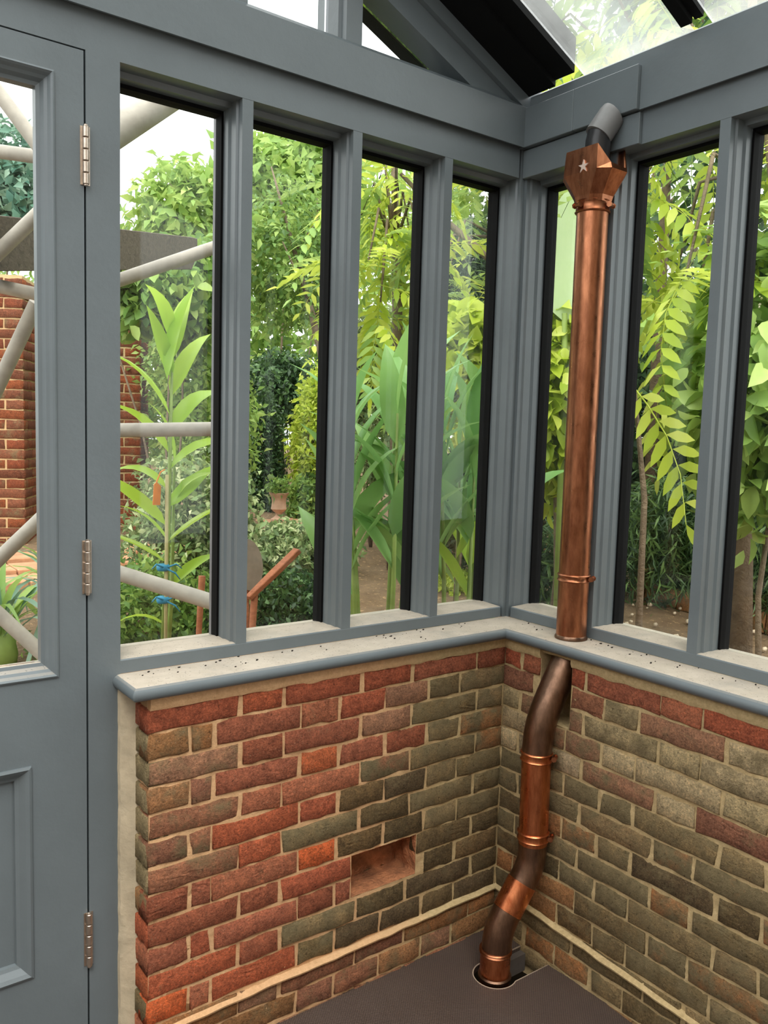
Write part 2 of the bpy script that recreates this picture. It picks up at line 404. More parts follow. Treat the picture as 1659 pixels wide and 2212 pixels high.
# roof slope
rc = empty('ceiling', (-1, -1, 3.2), label='glazed roof slope with black glazing bars above the right-hand wall', kind='structure')
def slope(y0, y1, z0, z1, mat, name, xa=.13, xb=-2.0):
    return MB().prism([(xa, z0-.45*xa), (xa, z1-.45*xa), (xb, z1-.45*xb), (xb, z0-.45*xb)], lambda x, z, t: (x, t, z), y0, y1).build(name, mat, rc)
slope(-.125, -.0145, 2.742, 2.86, BLACK, 'glazing_bar', -.012)
slope(-.2, -.1255, 2.760, 2.86, BLACK, 'glazing_bar', -.012)
ys = [-.2]+[-.572-.55*k for k in range(4)]
for k, y in enumerate(ys[1:]):
    slope(y-.034, y, 2.752, 2.84, BLACK, 'glazing_bar', -.02); slope(y-.06, y-.0345, 2.768, 2.84, BLACK, 'glazing_bar', -.01)
for k in range(len(ys)-1):
    slope(ys[k+1]-.001, ys[k]-(.0605 if k else .0005), 2.782, 2.79, ROOFG, 'roof_pane')
MB().box((-2.08, -2.4, 3.60), (-2.0, .1, 3.78)).build('ridge_beam', BLACK, rc)

# ---------------------------------------------------------------- door
dr = empty('door_1', (-1.8, .02, .03), label='grey-painted half-glazed door hinged on its right side', kind='structure')
xr, xl = -1.4165, -2.25
gx = -1.4815                                                       # outer edge of the glass moulding
st = MB()
st.box((gx, 0, .035), (xr, .045, 2.4975)); st.box((xl, 0, .035), (xl+.06, .045, 2.4975))
st.build('stile', PAINT, dr)
ra = MB(); ra.box((xl+.06, 0, 2.437), (gx, .045, 2.4975)); ra.box((xl+.06, 0, .862), (gx, .045, 1.066)); ra.box((xl+.06, 0, .035), (gx, .045, .338))
ra.box((-1.545, 0, .338), (gx, .045, .862))
ra.build('rail', PAINT, dr)
def mould(x0, x1, z0, z1, prof, name, mat=PAINT):
    """prof: list of (inset, y)"""
    rings = [[(x0+i, y, z0+i), (x1-i, y, z0+i), (x1-i, y, z1-i), (x0+i, y, z1-i)] for i, y in prof]
    return MB().loft(rings, caps=False).build(name, mat, dr, fix=False)
mould(xl+.06, gx, 1.066, 2.437, [(0, .001), (.0, -.004), (.004, -.006), (.008, -.002), (.013, .006), (.019, .011), (.025, .022), (.033, .025), (.033, .05)], 'glass_moulding', PAINTD)
MB().box((xl+.1, .032, 1.1), (gx-.03, .040, 2.41)).build('pane', GLASS, dr)
mould(xl+.06, -1.545, .338, .862, [(0, .001), (0, -.005), (.006, -.008), (.014, -.002), (.026, .010), (.034, .014), (.036, .022)], 'panel_moulding')
MB().box((xl+.09, .022, .36), (-1.575, .034, .84)).build('panel', PAINT, dr)
MB().box((-1.43, .046, .02), (-1.4115, .07, 2.52)).build('rebate_strip', SPACER, dr)
for z0, z1 in ((2.2044, 2.3339), (1.2593, 1.3874), (.32, .4579)):
    h = MB(); n = 5; hh = (z1-z0)/n; x = -1.4145
    for k in range(n):
        h.lathe((x, -.0075, z0+k*hh+.001), [(.0062, 0), (.0072, .0012), (.0072, hh-.0032), (.0062, hh-.002)], 14)
    h.lathe((x, -.0075, z0-.004), [(.002, 0), (.005, .002), (.005, .005)], 12); h.lathe((x, -.0075, z1-.001), [(.005, 0), (.005, .003), (.002, .005)], 12)
    hg = h.build('hinge', NICKEL, dr, smooth=True)
    lp = MB(); lp.box((x-.011, -.0015, z0), (x-.002, .002, z1)); lp.box((x+.002+.0005, -.0015, z0), (x+.011, .002, z1))
    lp.build('hinge_leaf', NICKEL, hg)

# ---------------------------------------------------------------- brick walls
PITCH, Z0, FACE = .0687, .924, .11
HOLE = (-.695, -.455, .314, .440)
NOTCH = (-.388, -.266, .79, 1.0)
def nval(x, y, z): return noise.noise(Vector((x, y, z)))
def mortar_sheet(fn, s0, s1, z0, z1, holes, mat, parent, thick_to):
    """front face of the jointing as a rough grid, with real pockets where bricks are missing, and the solid sides of the wall"""
    c = .009
    xs = list(np.linspace(s0, s1, int(abs(s1-s0)/c)+1)); zs = list(np.linspace(z0, z1, int((z1-z0)/c)+1))
    for h in holes:
        for e in h[:2]: xs[min(range(len(xs)), key=lambda i: abs(xs[i]-e))] = e
        for e in h[2:4]: zs[min(range(len(zs)), key=lambda i: abs(zs[i]-e))] = e
    m = MB(); nx = len(xs)
    vs = []
    for z in zs:
        for x in xs:
            d = -FACE+.0050+.0036*nval(x*30, z*30, 1.3)+.0024*nval(x*100, z*100, 5.1)
            vs.append(fn(x, d, z))
    fs = []
    for j in range(len(zs)-1):
        for i in range(nx-1):
            cx, cz = (xs[i]+xs[i+1])/2, (zs[j]+zs[j+1])/2
            if any(min(h[0], h[1]) < cx < max(h[0], h[1]) and h[2] < cz < h[3] for h in holes): continue
            fs.append((j*nx+i, j*nx+i+1, (j+1)*nx+i+1, (j+1)*nx+i))
    m.add(vs, fs)
    return m
def pocket(m, fn, h, depth, rough):
    """rough back and sides of a pocket"""
    s0, s1, z0, z1 = h; n = 9; ring = []
    for i in range(n): ring.append((s0+(s1-s0)*i/n, z0))
    for i in range(n): ring.append((s1, z0+(z1-z0)*i/n))
    for i in range(n): ring.append((s1-(s1-s0)*i/n, z1))
    for i in range(n): ring.append((s0, z1-(z1-z0)*i/n))
    rings = []
    for k in range(8):
        d = -FACE+.004+depth*k/7
        rings.append([fn(s+rough*nval(s*30, z*30, k*1.7)*(k > 0), d, z+rough*nval(s*30+9, z*30, k*1.7)*(k > 0)) for s, z in ring])
    m.loft(rings, caps=False)
    g = []; q = 9
    for j in range(q+1):
        for i in range(q+1):
            s = s0+(s1-s0)*i/q; z = z0+(z1-z0)*j/q
            g.append(fn(s, -FACE+.004+depth+rough*1.2*nval(s*25, z*25, 3.3), z))
    m.add(g, [(j*(q+1)+i, j*(q+1)+i+1, (j+1)*(q+1)+i+1, (j+1)*(q+1)+i) for j in range(q) for i in range(q)])

wall_l = mortar_sheet(LF, -1.302, -FACE+.01, -.06, 1.014, [HOLE], MORTAR, None, .15)
wall_l.box((-1.2985, .0, -.06), (.0, .15, 1.012))
wall_l.box((-1.2985, -.1045, -.06), (-1.18, .0, 1.012))
WL_O = tag(wall_l.build('wall_left', MORTAR, fix=False, smooth='all'), 'low brick wall under the left-hand window, red towards the door and soot-stained towards the corner', kind='structure')
wall_r = mortar_sheet(RF, -2.3, -FACE+.01, -.06, 1.014, [NOTCH], MORTAR, None, .15)
wall_r.box((-.015, -2.3, -.06), (.15, -.0005, 1.012))
pocket(wall_r, RF, NOTCH, .10, .004)
WR_O = tag(wall_r.build('wall_right', MORTAR, fix=False, smooth='all'), 'low grey-brown stained brick wall under the right-hand window behind the downpipe', kind='structure')
PK = plain('sandy_pocket', (176, 116, 78), .98, 0, .5, 18, .012)
hp = MB(); pocket(hp, LF, HOLE, .098, .012)
hp.build('missing_brick_pocket', PK, WL_O, fix=False, smooth='all')['label'] = 'sandy pocket where a brick has been taken out'

_bm = {}
def brick_mesh(L, H, var):
    key = (round(L/.004), round(H/.004), var)
    if key in _bm: return _bm[key]
    R = random.Random(hash(key) & 0xffff)
    L, H = key[0]*.004, key[1]*.004; D = .055; ch = .0035
    j = lambda a: R.uniform(-a, a)
    nx = 5 if L > .09 else 3
    vs = []; per = [(i/(nx-1), 0) for i in range(nx)]+[(1, 1)]+[(i/(nx-1), 1) for i in range(nx-2, -1, -1)]
    front, outer, back = [], [], []
    for a, b in per:
        x = (a-.5)*L+j(.0038)*(.6 if 0 < a < 1 else 1); z = (b-.5)*H+j(.0036)
        outer.append((x, -D/2+ch*.9+j(.0008), z)); back.append((x, D/2, z))
        front.append((x-ch*(1 if a == 1 else -1 if a == 0 else 0), -D/2+j(.0014), z-ch*(1 if b else -1)))
    n = len(per)
    fs = [(i, n-1-i, n-2-i, i+1)[::-1] for i in range(nx-1)]
    fs = [(i, i+1, n-2-i, n-1-i) for i in range(nx-1)]
    for k in range(2):
        for i in range(n):
            q = (i+1) % n; fs.append((k*n+i, (k+1)*n+i, (k+1)*n+q, k*n+q))
    me = bpy.data.meshes.new('brick'); me.from_pydata(front+outer+back, [], fs); me.materials.append(BRICK)
    me.polygons.foreach_set('use_smooth', [True]*len(me.polygons))
    _bm[key] = me; return me
RED = [(172, 94, 66), (162, 90, 66), (180, 100, 66), (158, 96, 74), (170, 106, 80), (148, 88, 66)]
ORG = [(196, 100, 60), (188, 94, 58)]
OLV = [(138, 120, 88), (120, 104, 74), (150, 130, 96), (116, 100, 72), (144, 122, 90)]
GRY = [(182, 164, 130), (170, 152, 120), (188, 168, 138), (164, 148, 114)]
BRN = [(164, 116, 76), (150, 110, 74), (166, 122, 86)]
DRK = [(98, 84, 60), (108, 92, 66), (94, 80, 60), (112, 92, 64)]
PUR = [(152, 104, 80), (142, 98, 78), (156, 116, 92)]
def put_brick(fn_loc, rot, L, H, col, stain, parent):
    me = brick_mesh(L, H, rnd.randrange(4))
    o = bpy.data.objects.new('brick', me); COL.objects.link(o)
    o.parent = parent; o.location = fn_loc
    tilt = rnd.uniform(-.006, .006)
    o.rotation_euler = (0, tilt, rot)
    c = lin(col); k = rnd.uniform(.9, 1.1)
    o.color = (c[0]*k, c[1]*k, c[2]*k, stain)
    return o
JA = [-.11, -.225, -.489, -.6745, -.930, -1.057, -1.304]
JB = [-.11, -.295, -.425, -.586, -.747, -.875, -1.1326, -1.1952, -1.304]
def row_z(n): return (Z0+.002, Z0+.058) if n == 1 else (Z0-PITCH*(n-1)+.0045, Z0-PITCH*(n-2)-.0045)
for n in range(1, 16):
    z0, z1 = row_z(n); J = JA if n % 2 else JB
    for a, b in zip(J, J[1:]):
        e0 = a-(.0052 if a < -.12 else 0); e1 = b+(.0052 if b > -1.3 else 0)
        lo, hi = min(e0, e1)+rnd.uniform(-.003, .003)*(b > -1.3), max(e0, e1)+rnd.uniform(-.003, .003)*(a < -.12)
        if z0 < HOLE[3]-.02 and z1 > HOLE[2]+.02:
            if hi > HOLE[0] and lo < HOLE[1]:
                parts = []
                if lo < HOLE[0]-.03: parts.append((lo, HOLE[0]-.002))
                if hi > HOLE[1]+.03: parts.append((HOLE[1]+.002, hi))
            else: parts = [(lo, hi)]
        else: parts = [(lo, hi)]
        for lo, hi in parts:
            c = (lo+hi)/2
            if n == 1: col, s = rnd.choice(RED), .2
            elif n >= 13: col, s = rnd.choice(BRN+PUR), .42
            elif (n in (6, 7, 8) and -.76 < c < -.36) or (n in (9, 10, 11, 12) and -.68 < c < -.16) or (n == 12 and c > -.8): col, s = rnd.choice(DRK), .35
            elif c > -.36: col, s = rnd.choice(OLV+BRN[:1]), .55
            elif c > -.70: col, s = (rnd.choice(RED+PUR), .25) if n <= 4 else (rnd.choice(OLV+PUR[:1]), .6)
            elif c > -.86 and n >= 6: col, s = (rnd.choice(OLV), .55) if n in (7, 11, 12) and rnd.random() < .6 else (rnd.choice(RED), .2)
            elif c < -1.16 and n in (2, 3, 4, 5, 6, 7): col, s = rnd.choice(PUR+BRN), .45
            else: col, s = rnd.choice(RED+RED+ORG), rnd.choice([.05, .12, .25, .32])
            if n in (8, 15) and -1.0 < c < -.7: col, s = rnd.choice(ORG), .0
            yy = -FACE+.0275+rnd.uniform(-.0015, .002)
            if n >= 14: col, s = rnd.choice(BRN+PUR), .4
            if n == 12 and c < -1.2: col, s = ORG[0], 0
            put_brick((c, yy, (z0+z1)/2), 0, hi-lo, z1-z0, col, s, WL_O)
    # return at the door end
    hi, lo = -FACE+.005, -.004
    cc = rnd.choice(RED) if n in (1, 9, 10, 11, 13) else rnd.choice(GRY if n < 8 else OLV+BRN)
    if n % 2: segs = [(-FACE+.006, -.012)]
    else: segs = [(-FACE+.006, -.012)]
    for a, b in segs:
        put_brick((-1.304+.0255+rnd.uniform(-.001, .001), (a+b)/2, (z0+z1)/2), -PI/2, b-a, z1-z0-.001, cc, .1 if cc in RED else .55, WL_O)
RA = [-.11, -.185, -.440, -.698, -.823, -1.075, -1.20, -1.455, -1.58, -1.83, -1.955, -2.3]
RB = [-.11, -.245, -.375, -.513, -.630, -.893, -1.018, -1.27, -1.39, -1.65, -1.77, -2.03, -2.15, -2.3]
for n in range(1, 16):
    z0, z1 = row_z(n); J = RA if n % 2 else RB
    for a, b in zip(J, J[1:]):
        lo, hi = b+.0055+rnd.uniform(-.003, .003), a-(.0055+rnd.uniform(-.003, .003) if a < -.12 else .0)
        parts = [(lo, hi)]
        if z1 > NOTCH[2] and hi > NOTCH[0] and lo < NOTCH[1]:
            parts = []
            if lo < NOTCH[0]-.02: parts.append((lo, NOTCH[0]-.003))
            if hi > NOTCH[1]+.02: parts.append((NOTCH[1]+.003, hi))
        for lo, hi in parts:
            c = (lo+hi)/2
            if n == 1: col, s = rnd.choice(RED), .12
            elif n == 2 and c > -.55: col, s = rnd.choice(PUR+GRY), .3
            elif n <= 5: col, s = rnd.choice(GRY+GRY+PUR), rnd.choice([.35, .5])
            elif n >= 13: col, s = rnd.choice(BRN+OLV), .45
            elif n in (7, 8, 10, 12) and rnd.random() < .4: col, s = rnd.choice(DRK), .4
            elif c > -.36 and n in (8, 10, 11, 12): col, s = rnd.choice(BRN), .25
            else: col, s = rnd.choice(OLV+OLV+BRN+PUR[:1]), rnd.choice([.5, .6, .7])
            put_brick((-FACE+.0275+rnd.uniform(-.0015, .002), c, (z0+z1)/2), -PI/2, hi-lo, z1-z0, col, s, WR_O)
# projecting mortar lip near the floor on both walls
def ledge(fn, s0, s1, zf, parent):
    rings = []; n = 90
    for i in range(n+1):
        s = s0+(s1-s0)*i/n; z = zf(s)+.004*nval(s*11, 2, .5); p = .0145+.004*nval(s*17, 4, 1)
        rings.append([fn(s, -FACE+.012, z+.010), fn(s, -FACE-.004, z+.006), fn(s, -FACE-p, z+.001), fn(s, -FACE-p+.002, z-.0045), fn(s, -FACE+.012, z-.005)])
    MB().loft(rings).build('mortar_lip', MORTAR, parent, smooth=True)['label'] = 'projecting lip of mortar with a shadow below it'
ledge(LF, -1.302, -.112, lambda s: .170-.018*min(1, max(0, (-s-.1)/1.1)), WL_O)
ledge(RF, -2.3, -.112, lambda s: .172-.03*min(1, max(0, (-s-.15)/.75)), WR_O)
# mortar bed under the window board
bd = MB(); n = 100; rings = []
for i in range(n+1):
    s = -1.3+1.19*i/n; d = -FACE-.004+.004*nval(s*20, 1, 1); zz = .980+.007*nval(s*16, 3, 2)
    rings.append([(s, -.09, 1.0135), (s, d, 1.0135), (s, d-.001, zz+.012), (s, d+.004, zz), (s, -.09, zz)])
bd.loft(rings).build('mortar_bed', MORTAR, WL_O, smooth=True)
for ya, yb in ((-2.3, NOTCH[0]), (NOTCH[1], -.1)):
    rings = []
    for i in range(n+1):
        s = ya+(yb-ya)*i/n; d = -FACE-.004+.004*nval(s*20, 7, 1); zz = .980+.007*nval(s*16, 8, 2)
        rings.append([(-.09, s, 1.0135), (d, s, 1.0135), (d-.001, s, zz+.012), (d+.004, s, zz), (-.09, s, zz)])
    MB().loft(rings).build('mortar_bed', MORTAR, WR_O, smooth=True)
# filler strip between door post and brick return
rings = []
for i in range(101):
    z = -.02+1.034*i/100; a = .005*nval(z*9, 1, 1)+.003*nval(z*40, 2, 3)
    rings.append([(-1.3405+a*.5, .0, z), (-1.338+a, -.012, z), (-1.322+a, -.024-a, z), (-1.297, -.034+a, z), (-1.297, .0, z)])
tag(MB().loft(rings).build('trim_7', PLASTER, smooth=True), 'uneven cream filler strip between the door post and the end of the brick wall', kind='structure')

# ---------------------------------------------------------------- floor with the cut-out round the pipe
FZ = .025; PC = (-.283, -.296)
out = [(-3.6, -3.6), (-.10, -3.6), (-.10, -.356)]
arc = [(PC[0]+.066*math.cos(a), PC[1]+.066*math.sin(a)) for a in [math.radians(-62-236*k/22) for k in range(23)]]
out += arc+[(-.10, -.238), (-.10, -.10), (-1.30, -.10), (-1.30, .12), (-3.6, .12)]
bm = bmesh.new(); f = bm.faces.new([bm.verts.new((x, y, FZ)) for x, y in out])
ex = bmesh.ops.extrude_face_region(bm, geom=[f]); 
for v in ex['geom']:
    if isinstance(v, bmesh.types.BMVert): v.co.z -= .022
bmesh.ops.triangulate(bm, faces=[x for x in bm.faces if len(x.verts) > 4]); bmesh.ops.recalc_face_normals(bm, faces=bm.faces)
me = bpy.data.meshes.new('floor'); bm.to_mesh(me); bm.free(); me.materials.append(FLOOR)
fo = tag(ob('floor', me), 'dark brown film-faced floor sheet cut out round the foot of the pipe', kind='structure')
MB().box((-3.6, -3.6, -.2), (.15, .15, -.14)).build('pit_bed', DARK, fo)
edge = [(-.112, -.356)]+arc+[(-.112, -.238)]
MB().tube([(x, y, FZ-.0012) for x, y in edge], .0022, 6).build('cut_edge', plain('raw_ply_edge', (176, 158, 138), .8), fo, smooth='all')
lip = MB(); lip.box((-.215, -.262, -.045), (-.112, -.24, .012)); lip.build('pit_batten', plain('grey_batten', (84, 76, 70), .8), fo)

# unseen walls closing the room behind the viewer, added to cut sky light indoors
UNSEEN_WALL = plain('unseen_wall_plaster', (150, 138, 124), .9, 0, .06, 6)
tag(MB().box((-4.0, -3.9, -.05), (.15, -3.62, 4.2)).build('wall_back', UNSEEN_WALL), 'unseen plastered house wall behind the viewer, added to dim the room', kind='structure')
tag(MB().box((-4.2, -3.9, -.05), (-3.9, .15, 2.75)).build('wall_side', UNSEEN_WALL), 'unseen plastered side wall opposite the right-hand window, added to dim the room', kind='structure')
# ---------------------------------------------------------------- copper downpipe
dn = empty('downpipe', (-.283, -.296, FZ), label='copper downpipe with hopper head, swan-necked below the window board', cat='pipe')
UX, UY = -.047, -.327; PR = .046
MB().tube([(UX, UY, 1.0505), (UX, UY, 2.365)], PR, 36).build('upper_pipe', COPPER, dn, smooth=True)
def collar(x, y, z, r, h, name='collar', bolt=True, mat=COPPER):
    p = [(r, 0), (r+.003, .001), (r+.005, .004), (r+.002, .008), (r+.002, h-.008), (r+.005, h-.004), (r+.003, h-.001), (r, h)]
    o = MB().lathe((x, y, z), p, 36).build(name, mat, dn, smooth=True)
    if bolt:
        for sy in bolt:
            a = sy; bx, by = x+(r+.010)*math.cos(a), y+(r+.010)*math.sin(a)
            t = Vector((-math.sin(a), math.cos(a), 0)); k = MB()
            k.tube([Vector((bx, by, z+h/2))-t*.011, Vector((bx, by, z+h/2))+t*.011], .0055, 8)
            k.tube([Vector((bx, by, z+h/2))-t*.015, Vector((bx, by, z+h/2))-t*.010], .0085, 6)
            k.tube([Vector((bx, by, z+h/2))+t*.010, Vector((bx, by, z+h/2))+t*.015], .0085, 6)
            k.build('bolt', COPPER, o)
    return o
collar(UX, UY, 2.318, PR+.001, .036, bolt=[math.radians(-75), math.radians(170)])
collar(UX, UY, 1.228, PR, .024, bolt=[math.radians(-65)])
MB().lathe((UX, UY, 1.0505), [(PR, 0), (PR+.004, .001), (PR+.004, .006), (PR, .012)], 36).build('collar', COPPERD, dn, smooth=True)
# hopper head: octagon that widens and tucks in again
def octo(c, z, a, b, ch):
    x, y = c
    return [Vector((x+u, y+v, z)) for u, v in ((-a, -b+ch), (-a+ch, -b), (a-ch, -b), (a, -b+ch), (a, b-ch), (a-ch, b), (-a+ch, b), (-a, b-ch))]
hx = UX
hop = MB(); rings = []
rings.append(octo((UX, UY), 2.345, .047, .049, .026)); rings.append(octo((UX, UY), 2.362, .050, .053, .026))
rings.append(octo((hx, UY), 2.424, .064, .090, .030))
top = octo((hx, UY), 2.493, .060, .084, .027)
drop = [0, -.052, -.056, .012, .012, .0, .0, .0]
top = [p+Vector((0, 0, d)) for p, d in zip(top, drop)]
rings.append(top)
rin = [p+(Vector((hx, UY, p.z))-p).normalized()*.004 for p in top]
rings.append(rin); rings.append(octo((hx, UY), 2.385, .050, .058, .026))
hop.loft(rings, caps=True)
hp_o = hop.build('hopper', COPPER, dn, smooth=False, fix=True)
sp_ = MB(); ctr = Vector((hx-.0632, UY-.014, 2.437)); pts = []
for k in range(10):
    a = PI/2+k*PI/5; q = .019 if k % 2 == 0 else .0068
    pts.append((q*math.cos(a), q*math.sin(a)))
sp_.prism(pts, lambda a, b, t: (ctr.x+t, ctr.y+a, ctr.z+b), -.0045, .003)
sp_.build('star', plain('polished_copper', (250, 226, 210), .4, .5, .05), hp_o)
# lower swan neck
def smooth_path(P, n=10):
    P = [Vector(p) for p in P]; out = [P[0]]
    for i in range(1, len(P)-1):
        a = P[i]+(P[i-1]-P[i])*.5; b = P[i]+(P[i+1]-P[i])*.5
        for k in range(n+1):
            t_ = k/n; out.append(a*(1-t_)**2+P[i]*2*t_*(1-t_)+b*t_*t_)
    out.append(P[-1]); return out
MB().tube(smooth_path([(UX, UY, 1.0132), (UX-.004, UY, .995), (-.105, -.323, .905), (-.158, -.318, .80), (-.163, -.315, .70)]), PR, 32).build('upper_elbow', COPPERD, dn, smooth=True)
MB().tube([(-.163, -.315, .712), (-.159, -.313, .42)], PR-.0012, 32).build('middle_pipe', COPPERB, dn, smooth=True)
collar(-.163, -.315, .683, PR-.001, .030, bolt=[math.radians(-58)], mat=COPPERB)
collar(-.159, -.313, .430, PR-.001, .030, bolt=[math.radians(-58)], mat=COPPERB)
lowp = smooth_path([(-.159, -.313, .425), (-.159, -.312, .35), (-.215, -.304, .265), (-.277, -.298, .175), (-.283, -.297, .09), (-.283, -.296, .085)], 10)
k1 = int(len(lowp)*.30); k2 = int(len(lowp)*.52)
MB().tube(lowp[:k1+1], PR-.002, 32).build('middle_elbow', COPPERD, dn, smooth=True)
MB().tube(lowp[k1:k2+1], PR, 32).build('neck_sleeve', COPPERB, dn, smooth=True)
MB().tube(lowp[k2:], PR-.001, 32).build('lower_elbow', COPPERD, dn, smooth=True)
collar(-.283, -.296, .098, PR-.001, .016, bolt=None)
MB().tube([(-.283, -.296, .100), (-.283, -.296, -.1)], PR, 32).build('foot_pipe', COPPERB, dn, smooth=True)
MB().lathe((-.283, -.296, .018), [(PR, 0), (PR+.005, .002), (PR+.005, .010), (PR, .014)], 32).build('foot_rim', COPPERD, dn, smooth=True)
# plastic outlet from the eaves gutter
pv = empty('outlet_pipe', (-.033, -.335, 2.60), label='grey plastic outlet bend running from the eaves beam into the copper hopper', cat='pipe')
MB().tube([(-.028, -.366, 2.590), (-.032, -.364, 2.586), (-.064, -.347, 2.530)], .040, 28).build('outlet_bend', PVC, pv, smooth=True)
MB().tube([(-.058, -.350, 2.540), (-.060, -.345, 2.515), (-.057, -.336, 2.392)], .036, 28).build('outlet_spigot', PVCD, pv, smooth=True)

# crumbs of dirt on the window board
cb = MB()
for k in range(70):
    if rnd.random() < .62: x, y = rnd.uniform(-1.3, -.1), -abs(rnd.gauss(0, .05))-.004
    else: x, y = -abs(rnd.gauss(0, .05))-.004, rnd.uniform(-1.1, -.1)
    if x < -1.33 or (x < -.135 and y < -.13): continue
    q = rnd.uniform(.0012, .0036); v = Vector((x, y, ZB+q*.4))
    cb.tube([v+Vector((-q, rnd.uniform(-q, q), 0)), v, v+Vector((q, 0, q*.3))], [q*.4, q*.8, q*.3], 5)
tag(cb.build('dirt_crumbs', DARK), 'small dark crumbs of dirt scattered on the dusty window board', 'dirt', kind='stuff')

# ================================================================ the garden
def gz(x, y): return .30+.09*min(5.5, max(0, y))+.02*max(0, min(x, 8))
g = MB(); N = 70
xs = np.linspace(-9, 26, N); ysg = np.linspace(-7, 28, N)
g.add([(x, y, gz(x, y)+.03*nval(x*1.5, y*1.5, 0)-(0.12 if (x < .25 and y < .25) else 0)) for y in ysg for x in xs],
      [(j*N+i, j*N+i+1, (j+1)*N+i+1, (j+1)*N+i) for j in range(N-1) for i in range(N-1)
       if not (xs[i] < .1 and ysg[j] < .1)])
tag(g.build('ground', EARTH, fix=False, smooth='all'), 'bare brown garden earth', kind='structure')

def rotmats(n, R, upbias, outward, droop):
    """n leaf frames: axis a (along leaf), b (across), c (normal)"""
    c = R.normal(size=(n, 3))*.75+outward*.6; c[:, 2] += upbias
    c /= np.linalg.norm(c, axis=1)[:, None]
    a = R.normal(size=(n, 3))*.6+outward*.7; a[:, 2] -= droop
    a -= c*(a*c).sum(1)[:, None]; a /= np.linalg.norm(a, axis=1)[:, None]+1e-9
    return a, np.cross(c, a), c
def leaf_verts(P, a, b, c, L, Wd, fold=.25, arch=.18):
    n = len(P); L = L[:, None]; Wd = Wd[:, None]
    base = P; tip = P+a*L-c*L*arch
    mid = P+a*L*.45
    l = mid+b*Wd*.5+c*Wd*fold; r = mid-b*Wd*.5+c*Wd*fold
    V = np.stack([base, l, mid, r, tip], 1).reshape(-1, 3)
    i = np.arange(n)[:, None]*5
    Fq = np.concatenate([i+np.array([[0, 2, 1]]), i+np.array([[0, 3, 2]]), i+np.array([[1, 2, 4]]), i+np.array([[2, 3, 4]])], 0)
    return V, Fq
def leaf_verts_fine(P, a, b, c, L, Wd, fold=.22, arch=.22):
    n = len(P); L = L[:, None]; Wd = Wd[:, None]
    st = [(0, 0), (.16, .62), (.40, 1.0), (.70, .72), (1, 0)]; cols = []
    for t_, w_ in st:
        m_ = P+a*L*t_-c*L*arch*t_*t_
        if w_: cols += [m_+b*Wd*.5*w_+c*Wd*fold*w_, m_, m_-b*Wd*.5*w_+c*Wd*fold*w_]
        else: cols += [m_]
    V = np.stack(cols, 1).reshape(-1, 3); k = len(cols); i = np.arange(n)[:, None]*k
    T = [(0, 2, 1), (0, 3, 2)]
    for q in (1, 4): T += [(q, q+1, q+4), (q, q+4, q+3), (q+1, q+2, q+5), (q+1, q+5, q+4)]
    T += [(7, 8, 10), (8, 9, 10)]
    return V, np.concatenate([i+np.array([t]) for t in T], 0)
def fast_mesh(name, V, Ft, mat, parent, loc, smooth=False):
    me = bpy.data.meshes.new(name)
    V = V-np.array(loc)[None]
    me.vertices.add(len(V)); me.vertices.foreach_set('co', V.astype(np.float32).ravel())
    me.loops.add(len(Ft)*3); me.loops.foreach_set('vertex_index', Ft.astype(np.int32).ravel())
    me.polygons.add(len(Ft)); me.polygons.foreach_set('loop_start', np.arange(len(Ft), dtype=np.int32)*3)
    me.update(calc_edges=True); me.materials.append(mat)
    return ob(name, me, parent, loc)
def cloud_pts(R, n, c, rad, fill=.45):
    d = R.normal(size=(n, 3)); d /= np.linalg.norm(d, axis=1)[:, None]
    r = fill+(1-fill)*R.random(n)**.7
    lump = 1+.22*np.sin(d[:, 0]*5+c[0]*7)*np.cos(d[:, 2]*4+c[1]*5)+.12*R.normal(size=n)
    return np.array(c)[None]+d*(r*lump)[:, None]*np.array(rad)[None], d
def stems(m, base, tips, r0):
    base = Vector(base)
    for p in tips:
        p = Vector(p); mid = base.lerp(p, .5)+Vector((rnd.uniform(-.06, .06), rnd.uniform(-.06, .06), .05))
        m.tube([base, mid, p], [r0, r0*.6, r0*.25], 6)
